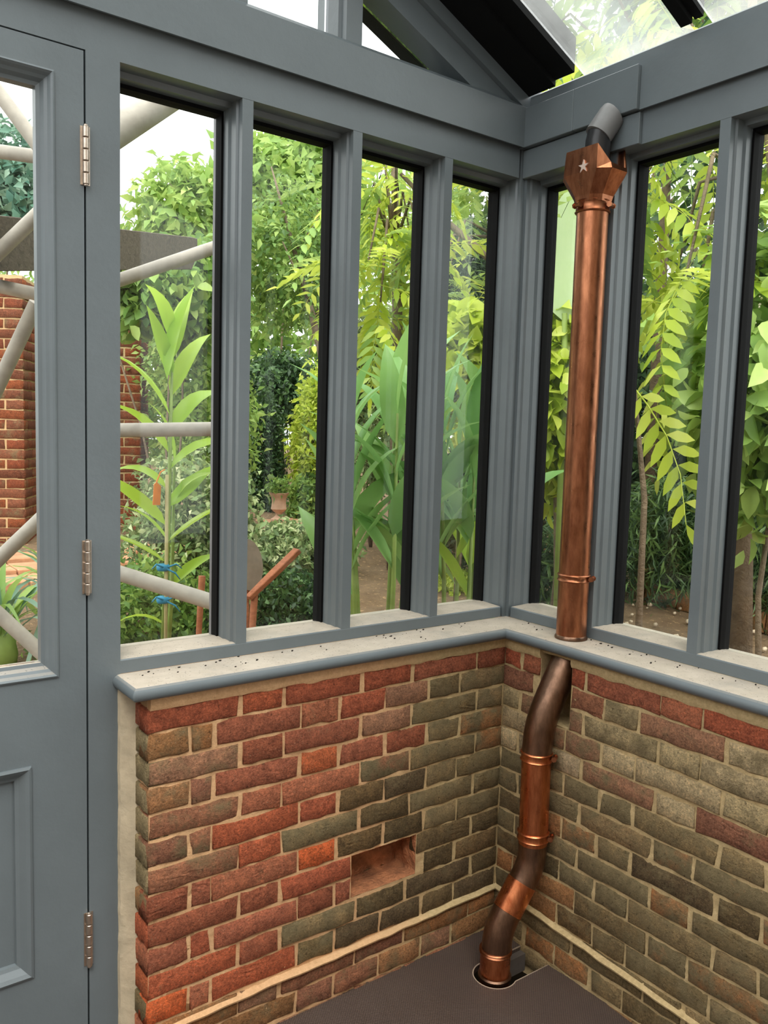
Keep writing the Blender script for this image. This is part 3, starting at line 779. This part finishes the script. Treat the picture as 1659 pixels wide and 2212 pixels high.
def shrub(name, c, rad, n, size, mat, label, cat='shrub', group=None, seed=1, upb=.5, droop=.3, aspect=.5, stem=True, extra=(), barkm=None, fine=False, trunk_to=None):
    """one bush or tree: foliage (leaf blades nobody could count) plus its branching stems"""
    R = np.random.default_rng(seed)
    gx_, gy_ = (trunk_to if trunk_to else (c[0], c[1]))
    root = empty(name, (gx_, gy_, gz(gx_, gy_)-.03), label=label, cat=cat, group=group)
    blobs = [(c, rad, n)]+[(e[0], e[1], e[2]) for e in extra]
    VV, FF, off = [], [], 0
    for cc, rr, nn in blobs:
        P, d = cloud_pts(R, nn, cc, rr)
        P = P[P[:, 2] > gz(cc[0], cc[1])-.02]; d = d[:len(P)]
        a, b, cn = rotmats(len(P), R, upb, d, droop)
        L = size*R.uniform(.65, 1.25, len(P))
        V, Ft = (leaf_verts_fine if fine else leaf_verts)(P, a, b, cn, L, L*aspect)
        VV.append(V); FF.append(Ft+off); off += len(V)
    fo_ = fast_mesh('foliage', np.concatenate(VV), np.concatenate(FF), mat, root, WL[root.name]); fo_['kind'] = 'stuff'
    if fine: fo_.data.polygons.foreach_set('use_smooth', [True]*len(fo_.data.polygons))
    if stem:
        m = MB(); base = WL[root.name]
        for cc, rr, nn in blobs:
            fork = Vector(cc)-Vector((0, 0, rr[2]*.6))
            m.tube([base, base.lerp(fork, .5)+Vector((rnd.uniform(-.05, .05), rnd.uniform(-.05, .05), 0)), fork], [max(.010, rr[2]*.028), max(.008, rr[2]*.022), max(.006, rr[2]*.016)], 7)
            tips = [Vector(cc)+Vector((rr[0]*math.cos(k*1.9)*.75, rr[1]*math.sin(k*1.9)*.75, rr[2]*(.1+.12*k))) for k in range(5)]
            stems(m, fork, tips, max(.006, rr[2]*.025))
        m.build('stem', barkm or BARK, root, smooth='all')
    return root

# background belt of large trees
belt = [((-3.5, 17, 4.0), (3.2, 2.0, 2.6), L_MID), ((1.6, 16.5, 2.8), (2.6, 2.0, 2.0), L_MID), ((5.2, 15.0, 3.3), (2.6, 2.2, 3.0), L_MID),
        ((8.6, 13.0, 4.4), (2.6, 2.4, 3.9), L_LIGHT), ((11.4, 10.0, 5.2), (2.6, 2.6, 5.2), L_MID), ((13.0, 6.2, 5.2), (2.6, 2.8, 5.2), L_DARK),
        ((13.2, 2.0, 5.0), (2.4, 2.8, 5.0), L_MID), ((12.6, -2.2, 4.6), (2.4, 2.8, 4.6), L_MID)]
for i, (c, rad, m) in enumerate(belt):
    shrub('broadleaf_tree', c, rad, 4200, .30, m, ['pale hazy tree far beyond the brick pier', 'mid-green tree far beyond the hanging vine', 'tall tree beyond the clipped hedge', 'tall pale tree behind the small tree with bare branches',
          'tall mid-green tree beyond the dark conifer', 'tall dark tree at the back behind the corner post', 'tall tree at the back behind the copper pipe', 'tall tree at the back beyond the pinnate-leaved tree'][i], 'tree', seed=30+i)

SH = [
 # name, centre, radii, leaves, leaf length, material, label, category, options
 ('broadleaf_tree', (2.0, 7.2, 4.1), (.62, .6, .52), 1100, .15, L_LIGHT, 'thin pale tree crown against the white sky above the timber beam', 'tree', {}),
 ('vine', (.38, 3.83, 2.62), (.44, .35, .34), 1500, .10, L_MID, 'leafy vine hanging below the timber beam', 'vine', dict(droop=.8, fine=True, aspect=.7, extra=(((.75, 4.5, 2.95), (.40, .4, .22), 700), ((-.15, 3.9, 2.75), (.3, .3, .14), 400)))),
 ('leafy_shrub', (1.0, 4.7, 1.95), (.42, .5, .95), 3600, .075, L_LIGHT, 'tall pale small-leaved shrub right of the staked ginger lily', 'shrub', {}),
 ('variegated_shrub', (.06, 2.7, 1.02), (.38, .4, .48), 3200, .055, L_VAR, 'pale variegated shrub just behind the staked ginger lily', 'shrub', {}),
 ('leafy_shrub', (-.45, 2.25, .66), (.5, .35, .30), 2600, .05, L_MID, 'low small-leaved shrub at the foot of the staked ginger lily', 'shrub', {}),
 ('broadleaf_tree', (.2, 7.9, 4.15), (.55, .5, .55), 1100, .15, L_BLUE, 'grey-green tree crown seen through the door glass above the beam', 'tree', {}),
 ('broadleaf_tree', (4.21, 8.84, 5.2), (1.0, .9, .75), 1700, .20, L_LIGHT, 'pale green tree crown at the top of the second light', 'tree', dict(extra=(((4.6, 8.4, 4.5), (.9, .7, .5), 700),))),
 ('hedge', (3.0, 6.7, 2.12), (.85, .5, .36), 4600, .09, L_DARK, 'clipped dark green hedge behind the topiary cone', 'hedge', {}),
 ('topiary_cone', (2.15, 5.63, 1.42), (.20, .2, .66), 4200, .045, L_DARK, 'dark clipped conical evergreen behind the stone urn', 'shrub', dict(extra=(((2.15, 5.63, 1.1), (.25, .25, .38), 2200),))),
 ('leafy_shrub', (2.45, 5.2, 1.55), (.22, .25, .72), 1900, .075, L_YEL, 'tall yellow-green shrub right of the stone urn', 'shrub', {}),
 ('leafy_shrub', (2.27, 5.08, .98), (.15, .2, .26), 700, .07, L_MID, 'dark green bush in front of the tall yellow-green shrub', 'shrub', {}),
 ('variegated_shrub', (.98, 3.2, .80), (.50, .35, .20), 2600, .06, L_VAR, 'low cream-variegated shrub in front of the stone urn', 'shrub', {}),
 ('evergreen_shrub', (.32, 2.05, .62), (.42, .3, .26), 3000, .045, L_DARK, 'low glossy dark shrub below the second light', 'shrub', {}),
 ('evergreen_shrub', (2.15, 3.75, 2.3), (.42, .4, .36), 2600, .07, L_VAR, 'pale-leaved evergreen behind the broad-leaved ginger clump', 'shrub', dict(extra=(((2.1, 3.7, 1.6), (.4, .4, .5), 2200),))),
 ('conifer', (3.8, 4.49, 3.2), (.30, .3, .62), 4200, .07, L_DARK, 'dark conifer seen through the fourth light', 'tree', dict(aspect=.25)),
 ('leafy_shrub', (1.42, 1.85, 2.12), (.26, .26, .26), 700, .12, L_YEL, 'bright yellow-green shrub above the second ginger clump', 'shrub', dict(aspect=.75, fine=True, extra=(((1.5, 1.75, 1.8), (.2, .2, .2), 400),))),
 ('evergreen_shrub', (2.3, 2.6, 1.15), (.42, .35, .55), 3000, .06, L_DARK, 'dark glossy shrub behind the second ginger clump', 'shrub', {}),
 ('leafy_shrub', (1.10, .80, 1.88), (.20, .22, .46), 800, .11, L_YEL, 'bright lime shrub behind the copper pipe', 'shrub', dict(aspect=.62, droop=.8, fine=True)),
 ('evergreen_shrub', (5.2, 3.6, 1.7), (1.3, 1.2, 1.4), 6500, .13, L_DARK, 'dark evergreen mass behind the copper pipe', 'shrub', {}),
 ('evergreen_shrub', (5.4, 1.2, 1.8), (1.2, 1.2, 1.5), 6500, .13, L_DARK, 'dark evergreen mass beyond the bamboo', 'shrub', {}),
 ('evergreen_shrub', (5.0, -1.0, 1.8), (1.2, 1.2, 1.6), 6000, .13, L_DARK, 'dark evergreen mass at the right end of the garden', 'shrub', {}),
 ('bamboo', (3.35, 1.6, .92), (.60, .4, .50), 3200, .13, L_BAM, 'low bamboo with narrow leaves right of the copper pipe', 'bamboo', dict(aspect=.13, droop=.6)),
 ('bamboo', (1.85, 1.4, .85), (.26, .26, .34), 1100, .14, L_BAM, 'small tuft of narrow leaves left of the copper pipe', 'bamboo', dict(aspect=.10, droop=.7)),
 ('bamboo', (3.45, .75, 1.0), (.50, .45, .55), 2800, .13, L_BAM, 'narrow-leaved bamboo at the right edge of the picture', 'bamboo', dict(aspect=.13, droop=.6)),
 ('ground_cover', (2.05, 2.5, .585), (.28, .32, .07), 1100, .05, L_YEL, 'low lime-green ground cover at the foot of the fourth light', 'plant', {}),
 ('flowering_shrub', (1.75, .02, 1.95), (.42, .42, .62), 1300, .13, L_LIGHT, 'large-leaved shrub with cream blossom at the right edge', 'shrub', dict(aspect=.55, droop=.6, fine=True)),
]
for i, (nm, c, rad, n_, sz, m, lab, cat, op) in enumerate(SH):
    shrub(nm, c, rad, int(n_*2.0), sz, m, lab, cat, seed=100+i, **op)

# tree with bare forked branches in the second light
t4 = shrub('small_tree', (3.39, 7.37, 3.75), (.85, .8, .85), 4600, .10, L_MID, 'small tree with a forked bare trunk in the second light', 'tree', seed=77, stem=False, trunk_to=(3.68, 7.0))
m = MB(); b0 = WL[t4.name]
m.tube([b0, (3.67, 6.95, 1.8), (3.65, 6.9, 2.42), (3.42, 6.95, 3.27)], [.065, .06, .05, .04], 9)
m.tube([(3.42, 6.95, 3.27), (3.25, 7.0, 3.8), (3.10, 7.1, 4.4), (3.02, 7.2, 4.8)], [.034, .028, .018, .008], 7)
m.tube([(3.5, 6.95, 3.0), (3.75, 6.95, 3.5), (3.85, 7.0, 4.1)], [.028, .02, .009], 7)
m.tube([(3.25, 7.0, 3.8), (3.5, 6.9, 4.2), (3.55, 7.0, 4.5)], [.018, .012, .006], 6)
m.tube([(3.45, 6.92, 3.2), (3.1, 6.7, 3.5), (2.85, 6.6, 3.8)], [.022, .014, .007], 6)
m.build('trunk', BARK, t4, smooth='all')

# ---- plants with leaves one can tell apart
def blade_mesh(name, L, Wd, mat, curve=.5, fold=.25, tipbend=.3, n=7, belly=.45):
    vs, fs = [], []
    for i in range(n+1):
        t_ = i/n
        wv = Wd*.5*(math.sin(PI*min(1, t_**.75))**.8)*(1 if t_ < 1 else 0)
        x = L*t_*math.cos(curve*t_*.9); z = -L*t_*math.sin(curve*t_*.9)*t_
        vs += [(x, -wv, z+wv*fold), (x, 0, z), (x, wv, z+wv*fold)]
        if i: 
            k = (i-1)*3; fs += [(k, k+3, k+4, k+1), (k+1, k+4, k+5, k+2)]
    me = bpy.data.meshes.new(name); me.from_pydata(vs, [], fs); me.materials.append(mat)
    me.polygons.foreach_set('use_smooth', [True]*len(me.polygons)); return me
def put_leaf(me, parent, pos, az, el, rl=0, s=1, name='leaf'):
    o = bpy.data.objects.new(name, me); COL.objects.link(o); o.parent = parent
    o.location = Vector(pos)-WL[parent.name]
    o.rotation_euler = (Matrix.Rotation(az, 4, 'Z')@Matrix.Rotation(-el, 4, 'Y')@Matrix.Rotation(rl, 4, 'X')).to_euler()
    o.scale = (s, s, s); return o
G_A = [blade_mesh('leaf', .46, .11, L_GING, c, .30) for c in (.15, .3, .5)]
G_B = [blade_mesh('leaf', .36, .075, L_GINGY, c, .4) for c in (.15, .35, .7)]
BANA = math.radians(143)                                             # direction that runs across the view
def ginger(name, pos, h, nl, meshes, root, lean=(0, 0), s=1, first=.35, el0=28):
    x, y = pos; b = Vector((x, y, gz(x, y)-.02)); tp = Vector((x+lean[0], y+lean[1], h))
    MB().tube([b, b.lerp(tp, .5)+Vector((.01, 0, 0)), tp], [.011, .010, .005], 7).build('cane', TWIG, root, smooth='all')
    az0 = BANA+rnd.uniform(-.6, .6)
    for k in range(nl):
        t_ = first+(1-first)*k/(nl-1); p = b.lerp(tp, t_)
        el = math.radians(el0+(82-el0)*(t_**2))+rnd.uniform(-.12, .12)
        put_leaf(rnd.choice(meshes), root, p, az0+PI*(k % 2)+rnd.uniform(-.45, .45), el, rnd.uniform(-.9, .9), s*rnd.uniform(.8, 1.1))
# staked ginger lily in the first light
g1 = empty('ginger_lily', (-.675, 1.394, gz(-.6, 1.39)), label='tall single yellow-green ginger lily tied up with blue ties in the first light', cat='plant')
ginger('g', (-.675, 1.394), 2.02, 13, G_B, g1, (.06, .02), 1.0, first=.42)
ginger('g', (-.64, 1.42), 1.5, 5, G_B, g1, (.05, .03), .8)
put_leaf(G_B[0], g1, (-.645, 1.40, 1.86), BANA+PI, math.radians(80), .9, 1.15)
st_ = ob('stake', None) if False else MB().tube([(-.66, 1.37, .38), (-.655, 1.37, 1.46)], .008, 8).build('bamboo_stake', CANE, smooth='all')
tag(st_, 'thin cane stake supporting the tall ginger lily', 'stake')
for z in (1.05, .91):
    k = MB(); k.lathe((-.666, 1.382, z), [(.024, 0), (.028, .008), (.028, .02), (.024, .028)], 12)
    for a in (-.6, .4, 2.6): k.tube([(-.666, 1.382-.02, z+.014), (-.666+.05*math.cos(a), 1.35, z+.014+.04*math.sin(a)), (-.666+.075*math.cos(a), 1.345, z+.05*math.sin(a)-.01)], [.0045, .004, .002], 5)
    tag(k.build('plant_tie', TAPE, smooth='all'), 'upper blue plastic tie on the staked ginger lily' if z > 1 else 'lower blue plastic tie on the staked ginger lily', 'tie', 'blue plant ties')
tg = MB(); tg.prism([(-.03, -.045), (.028, -.05), (.034, .03), (.0, .05), (-.02, .04)], lambda a, b, t: (-.70+a*.8, 1.37+a*.6+t, 1.38+b), 0, .004)
tg.tube([(-.70, 1.372, 1.43), (-.68, 1.38, 1.47), (-.66, 1.385, 1.48)], .003, 5)
tag(tg.build('plant_label', ORANGE), 'orange tag hanging on the staked ginger lily', 'tag')
# ginger clump across the third and fourth lights
g2 = empty('ginger_lily', (.12, .86, gz(.1, .86)), label='broad-leaved ginger lily clump filling the third light', cat='plant')
for k in range(9):
    a = k*2.4; q = .03+.05*math.sqrt(k)
    ginger('g', (.13+q*math.cos(a)*1.1, .86+q*math.sin(a)), 1.50+.08*(k % 4), 6, G_A, g2, (.10*math.cos(a), .08*math.sin(a)), 1.0, first=.55, el0=52)
g3 = empty('ginger_lily', (.47, .80, gz(.47, .8)), label='upright ginger lily clump with lighter leaves in the fourth light', cat='plant')
for k in range(8):
    a = k*2.4+1; q = .02+.045*math.sqrt(k)
    ginger('g', (.49+q*math.cos(a), .80+q*math.sin(a)), 1.58+.09*(k % 4), 6, G_A+G_B[:1], g3, (.10*math.cos(a), .08*math.sin(a)), 1.0, first=.5, el0=52)
# strap-leaved plants beyond the door
ST = [blade_mesh('leaf', .55, .035, mm, c, .3, n=8) for c in (.7, 1.1, 1.4) for mm in (L_MID, L_BLUE)]
for (x, y, lab, nn) in ((-1.12, 2.2, 'arching strap-leaved plant seen low through the door glass', 34), (-.75, 2.5, 'arching strap-leaved plant at the left of the first light', 26)):
    z_ = gz(x, y)+.15; rt_ = empty('strap_leaf_plant', (x, y, gz(x, y)), label=lab, cat='plant')
    MB().lathe((x, y, gz(x, y)-.02), [(.05, 0), (.06, .08), (.035, .2)], 10).build('crown_base', TWIG, rt_, smooth='all')
    for k in range(nn):
        put_leaf(rnd.choice(ST), rt_, (x+rnd.uniform(-.04, .04), y+rnd.uniform(-.04, .04), z_), k*2.4, math.radians(rnd.uniform(35, 85)), rnd.uniform(-.3, .3), rnd.uniform(.8, 1.3))

# pinnate-leaved tree beyond the right-hand window
def frond_mesh(pairs, L, lf, mat, droop):
    vs, fs = [], []
    def P(t_): return Vector((L*t_*math.cos(droop*t_*.5), 0, -L*t_*math.sin(droop*t_*.8)*t_))
    for i in range(5):
        p = P(i/4); q = .004*(1-.6*i/4); vs += [(p.x, -q, p.z), (p.x, q, p.z), (p.x, 0, p.z-q)]
        if i:
            k = (i-1)*3; fs += [(k, k+1, k+4, k+3), (k+1, k+2, k+5, k+4), (k+2, k, k+3, k+5)]
    for i in range(pairs+1):
        t_ = .18+.82*i/pairs; p = P(t_); s = lf*(.75+.35*math.sin(PI*t_))
        for sg in ((1, -1) if i < pairs else (0,)):
            d = Vector((.55, sg*.85, -.35)).normalized() if sg else Vector((1, 0, -.5)).normalized()
            n_ = Vector((.2, 0, 1)); n_ = (n_-d*n_.dot(d)).normalized(); b_ = d.cross(n_)
            k = len(vs); m1 = p+d*s*.35; m2 = p+d*s*.7-n_*s*.06
            vs += [p, m1+b_*s*.16+n_*s*.03, m2+b_*s*.13, p+d*s-n_*s*.16, m2-b_*s*.13, m1-b_*s*.16+n_*s*.03, m1, m2]
            fs += [(k, k+6, k+1), (k, k+5, k+6), (k+1, k+6, k+7, k+2), (k+6, k+5, k+4, k+7), (k+2, k+7, k+3), (k+7, k+4, k+3)]
    me = bpy.data.meshes.new('compound_leaf'); me.from_pydata([tuple(v) for v in vs], [], fs); me.materials.append(mat)
    me.polygons.foreach_set('use_smooth', [True]*len(me.polygons))
    return me
FR = [frond_mesh(p, .62, .13, mm, dd) for p, mm, dd in ((9, L_YEL, .7), (10, L_YEL, 1.0), (9, L_LIGHT, .9), (11, L_LIGHT, 1.3))]
def pinnate_tree(pos, trunk, pts, label, spread, s=1.0, meshes=FR):
    root = empty('pinnate_tree', (trunk[0], trunk[1], gz(*trunk)), label=label, cat='tree')
    m = MB(); b = WL[root.name]; top = Vector(pos)
    m.tube([b, b.lerp(top, .5)+Vector((.08, .05, 0)), top], [.06, .045, .02], 9)
    hubs = {}
    for (x, y, z) in pts:
        m.tube([b.lerp(top, .75), Vector((x, y, z)).lerp(top, .4), (x, y, z)], [.016, .011, .006], 6)
        n_ = spread
        for k in range(n_):
            az = k*2.4+x*5; el = math.radians(rnd.uniform(-45, 40))
            put_leaf(rnd.choice(meshes), root, Vector((x, y, z))+Vector((rnd.uniform(-.1, .1), rnd.uniform(-.1, .1), rnd.uniform(-.15, .15))), az, el, rnd.uniform(-.4, .4), s*rnd.uniform(.75, 1.15), 'compound_leaf')
    m.build('trunk', BARK, root, smooth='all'); return root
R_ = random.Random(5)
pts = [(1.75+R_.uniform(-.35, .45), .38+R_.uniform(-.5, .5), 2.05+.14*k+R_.uniform(-.1, .1)) for k in range(13)]
pinnate_tree((1.9, .4, 3.9), (2.15, .35), pts, 'yellow-green pinnate-leaved tree right of the copper pipe', 9)
pts = [(1.65+R_.uniform(-.3, .3), 2.95+R_.uniform(-.3, .3), 2.45+.13*k) for k in range(9)]
pinnate_tree((1.7, 3.0, 3.8), (1.9, 3.1), pts, 'yellow-green pinnate-leaved tree at the top of the third light', 8)
pts = [(2.75+R_.uniform(-.35, .35), 3.0+R_.uniform(-.6, .5), 2.7+.16*k) for k in range(8)]
t9 = pinnate_tree((2.9, 3.2, 4.2), (3.2, 3.3), pts, 'airy pinnate-leaved tree with a slanting branch in the fourth light', 6)
MB().tube([(1.7, 2.9, 3.5), (1.95, 2.73, 3.21), (2.3, 2.42, 2.83), (2.7, 2.3, 2.3)], [.014, .022, .03, .035], 7).build('branch', BARK, t9, smooth='all')
# the low hanging frond that stands out against the dark, on its own twig
hf = empty('hanging_spray', (1.1, .25, gz(1.1, .25)), label='pale hanging spray of paired leaflets in the right-hand light', cat='plant')
FRH = frond_mesh(8, .60, .13, L_YEL, .9)
MB().tube([(1.1, .25, gz(1.1, .25)), (1.12, .28, 1.4), (1.0, .28, 1.9), (.79, .17, 1.92)], [.018, .014, .008, .004], 7).build('twig', BARK, hf, smooth='all')
put_leaf(FRH, hf, (.79, .17, 1.92), math.radians(-38), math.radians(-48), -.9, 1.0, 'compound_leaf')
# tree seen through the roof glass
pts = [(3.6+R_.uniform(-.9, .9), 2.2+R_.uniform(-1.6, 1.0), 4.4+R_.uniform(0, 1.6)) for k in range(22)]
pinnate_tree((3.8, 2.2, 5.6), (4.4, 2.6), pts, 'tall pale tree leaning over the glass roof', 9, 1.25, [frond_mesh(9, .62, .15, L_BLUE, .8), FR[2]])
# banana leaf
ba = empty('banana_plant', (1.05, .66, gz(1.05, .66)), label='single pale banana leaf standing behind the copper pipe', cat='plant')
MB().tube([(1.05, .66, gz(1.05, .66)), (1.03, .67, 1.4), (1.0, .69, 2.24)], [.035, .03, .012], 9).build('stalk', TWIG, ba, smooth='all')
put_leaf(blade_mesh('leaf', .68, .26, L_BANANA, .2, .10, n=14), ba, (1.0, .69, 2.2), math.radians(37), math.radians(84), .25)
# blossoms
R = np.random.default_rng(3); V = []; Fz = []
fl = MB()
for (x, y, z) in ((1.45, -.02, 2.18), (1.43, .03, 1.95), (1.5, -.05, 1.82), (1.42, .05, 2.3), (1.5, .12, 2.55)):
    for k in range(26):
        p = Vector((x, y, z))+Vector((rnd.gauss(0, .03), rnd.gauss(0, .03), rnd.gauss(0, .045))); q = rnd.uniform(.004, .008)
        fl.add([p+Vector((q, 0, 0)), p+Vector((-q, 0, 0)), p+Vector((0, q, 0)), p+Vector((0, -q, 0)), p+Vector((0, 0, q)), p+Vector((0, 0, -q))],
               [(0, 2, 4), (2, 1, 4), (1, 3, 4), (3, 0, 4), (2, 0, 5), (1, 2, 5), (3, 1, 5), (0, 3, 5)])
fs_ = [o for o in bpy.data.objects if o.name.startswith('flowering_shrub')][0]
fl.build('blossom', PETAL, fs_)['kind'] = 'stuff'

# ---------------------------------------------------------------- scaffold, beam, pier, urn, chair
sc_ = empty('scaffold', (-1.2, 1.0, .4), label='scaffold of pale tubes standing outside the door and first light', cat='scaffold')
TB = .0242
tubes = [((-1.55, 1.35, 1.26), (-1.27, .99, 2.06)), ((-1.5, 1.56, 2.21), (-1.1, .93, 2.06)), ((-1.6, 1.05, .99), (-1.12, .88, 1.51)),
         ((-1.58, 1.12, 1.22), (-1.15, .8, .73)), ((-1.52, 1.29, 3.05), (-1.21, 1.07, 2.56)), ((-1.5, 1.48, 2.65), (-1.07, 1.03, 2.56)),
         ((-1.56, 1.14, 2.0), (-1.1, .92, 2.54)), ((-1.11, .95, 1.64), (-.75, .59, 1.66)), ((-1.22, .61, 1.23), (-.92, .24, 1.13)), ((-1.08, 1.05, 2.13), (-.56, .99, 2.37))]
for a, b in tubes: MB().tube([a, b], TB, 18).build('tube', GALV, sc_, smooth=True)
MB().tube([(-1.15, .83, 2.54), (-.71, .86, 2.92)], .05, 20).build('diagonal_pole', GALV, sc_, smooth=True)
for x, y in ((-1.09, .96), (-1.75, 1.68)):
    MB().tube([(x, y, gz(x, y)-.05), (x, y, 3.3)], TB, 14).build('standard', GALV, sc_, smooth=True)
# timber beam
bb = MB(); A = Vector((-1.66, .84, 2.19)); B = Vector((.07, 2.82, 2.70)); d = (B-A).normalized(); s_ = Vector((d.y, -d.x, 0)).normalized()*.05; uu = Vector((0, 0, .10))
bb.loft([[p-s_-uu, p+s_-uu, p+s_+uu*.85, p-s_+uu*.85] for p in (A, A.lerp(B, .96))]+[[p-s_-uu*.2, p+s_-uu*.2, p+s_+uu*.8, p-s_+uu*.8] for p in (B,)])
beam = tag(bb.build('timber_beam', BEAMW, loc=A, bev=.003), 'dark weathered timber beam slanting away outside the door and first light', 'beam')
for f_ in (.44, .50):
    p = A.lerp(B, f_)+s_*1.0; MB().tube([p-s_*.02, p+s_*.14], .012, 8).build('bolt', BLACK, beam)
b2 = MB(); A2 = A+Vector((-.12, .30, .02)); B2 = B+Vector((-.55, -.15, -.10))
b2.loft([[p-s_*1.6-uu*.5, p+s_*1.6-uu*.5, p+s_*1.6+uu*.5, p-s_*1.6+uu*.5] for p in (A2, B2)])
tag(b2.build('timber_beam', BEAMW, loc=A2, bev=.003), 'second dark timber beam lying behind the slanting one', 'beam')

def pier(x0, y0, wx, wy, zt_, ang, label):
    z_b = gz(x0, y0)-.05
    root = empty('brick_pier', (x0, y0, z_b), label=label, cat='pier')
    core = MB(); core.box((x0-wx/2+.008, y0-wy/2+.008, z_b), (x0+wx/2-.008, y0+wy/2-.008, zt_)); co_ = core.build('mortar_core', MORTAR, root)
    pt = .075; n = 0; z_ = z_b
    while z_+pt < zt_:
        for face in ('f', 'l', 'r'):
            ln = wx if face == 'f' else wy
            cuts = [0, .215, ln] if n % 2 else [0, .105, .32, ln]
            cuts = [c for c in cuts if c < ln-.03]+[ln]
            for a_, b_ in zip(cuts, cuts[1:]):
                l_ = b_-a_-.012; c_ = (a_+b_)/2-ln/2
                if face == 'f': p, ro = (c_, -wy/2+.0275, z_-z_b+pt/2), 0
                elif face == 'l': p, ro = (-wx/2+.0275, c_, z_-z_b+pt/2), -PI/2
                else: p, ro = (wx/2-.0275, c_, z_-z_b+pt/2), PI/2
                put_brick(p, ro, l_, pt-.013, tuple(int(q*.74) for q in rnd.choice(RED)), rnd.choice([.1, .3, .4]), root)
        z_ += pt; n += 1
    root.rotation_euler.z = ang
    return root
pier(-.50, 5.05, .46, .46, 2.75, -.5, 'tall red brick pier seen through the door glass')
pier(.48, 5.25, .46, .46, 2.6, -.5, 'red brick pier half hidden by leaves in the first light')
# garden urn on a brick-edged step
ux, uy = 2.06, 5.02
ux, uy = 1.9, 4.91
zz = gz(ux, uy)+.02
u_ = empty('garden_urn', (ux, uy, zz), label='small pale stone urn on a footed base in front of the topiary cone', cat='urn')
MB().lathe((ux, uy, zz), [(.075, 0), (.075, .02), (.05, .035), (.03, .055), (.03, .075), (.055, .095), (.075, .115), (.07, .14), (.066, .19), (.075, .235), (.092, .255), (.095, .27), (.08, .27), (.06, .24)], 26).build('bowl', TERRA, u_, smooth=True)
R0 = np.random.default_rng(9); P, dd = cloud_pts(R0, 260, (ux, uy, zz+.33), (.11, .11, .09)); a, b, c = rotmats(len(P), R0, .5, dd, 0)
V, Ft = leaf_verts(P, a, b, c, np.full(len(P), .05), np.full(len(P), .025)); f_ = fast_mesh('foliage', V, Ft, L_MID, u_, WL[u_.name]); f_['kind'] = 'stuff'
stp = empty('stone_step', (ux+.2, uy, gz(ux, uy)), label='low terracotta step under the stone urn', cat='step')
MB().box((ux-.15, uy-.35, gz(ux, uy)-.08), (ux+.7, uy+.2, zz)).build('slab', STONE, stp, bev=.01)
# low edging of bricks in the beds
def edging(pts_, label, n_):
    root = empty('brick_edging', pts_[0]+(gz(*pts_[0]),), label=label, cat='edging')
    A_, B_ = Vector(pts_[0]+(0,)), Vector(pts_[1]+(0,)); d_ = (B_-A_); an = math.atan2(d_.y, d_.x)
    for k in range(n_):
        p = A_+d_*(k+.5)/n_; z_ = gz(p.x, p.y)
        o = put_brick(Vector((p.x, p.y, z_+.07))-WL[root.name], an, d_.length/n_-.012, .13, rnd.choice(BRN+PUR), .4, root)
        o.rotation_euler.y = rnd.uniform(-.1, .1)
edging((3.3, 2.55), (3.95, .2)) if False else edging(((3.05, 1.75), (3.3, -.2)), 'row of upright bricks edging the bed right of the pipe', 16)
edging(((2.5, 3.4), (3.4, 2.9)), 'row of upright bricks edging the bed in the fourth light', 9)
# pebbles on the bare bed
pb = MB()
for k in range(160):
    x, y = rnd.uniform(1.2, 3.1), rnd.uniform(-.4, 1.6); q = rnd.uniform(.008, .026); z_ = gz(x, y)+.02
    pb.tube([(x-q, y, z_), (x-q*.3, y, z_+q*.2), (x+q*.4, y+q*.1, z_+q*.2), (x+q, y, z_)], [q*.2, q*.75, q*.7, q*.2], 6)
tag(pb.build('pebbles', plain('pale_stone', (206, 186, 160), .9, 0, .3, 20), smooth='all'), 'pale stones and chips scattered on the bare bed right of the pipe', 'stones', kind='stuff')
# reddish garden chair
ch = empty('garden_chair', (-.34, 1.3, gz(-.3, 1.3)), label='reddish timber garden chair with grey back panel low in the second light', cat='chair')
z_ = gz(-.3, 1.3)
for (x, y, zt_) in ((-.35, 1.17, .97), (-.42, 1.55, .98), (-.62, 1.3, .62)):
    MB().tube([(x-.02, y, z_-.02), (x-.005, y, (z_+zt_)/2), (x+.01, y, zt_)], [.012, .014, .017], 8).build('leg', CHAIRW, ch, smooth='all')
ar = MB(); A_, B_ = Vector((-.37, 1.17, .94)), Vector((-.135, 1.16, 1.135)); d_ = (B_-A_).normalized(); sd = Vector((0, 1, 0)); nn_ = d_.cross(sd)
ar.loft([[p-sd*wv-nn_*.011, p+sd*wv-nn_*.011, p+sd*wv+nn_*.011, p-sd*wv+nn_*.011] for p, wv in ((A_, .018), (A_.lerp(B_, .5), .026), (B_, .024))]); ar.build('armrest', CHAIRW, ch, bev=.003)
bk = MB(); bk.prism([(.115*math.cos(2*PI*k/20)*.62, .115*math.sin(2*PI*k/20)) for k in range(20)], lambda a_, b_, t_: (-.27+a_, 1.36+b_*.25+t_, 1.05+b_), 0, .02); bk.build('back_panel', GREYP, ch)
MB().box((-.62, 1.2, .56), (-.33, 1.55, .585)).build('seat', CHAIRW, ch, bev=.004)
MB().tube([(-.27, 1.37, .58), (-.27, 1.375, .95)], .012, 8).build('back_post', CHAIRW, ch, smooth='all')
# paved path beyond the door
pth = empty('paved_path', (-.6, 3.9, gz(-.6, 3.9)), label='terracotta paved path in front of the tall brick pier', cat='path')
for i in range(7):
    for j in range(3):
        x, y = -1.3+.31*i, 3.5+.31*j
        MB().box((x, y, gz(x, y)-.05), (x+.3, y+.3, gz(x+.15, y+.15)+.035)).build('paving_slab', STONE, pth, bev=.006)
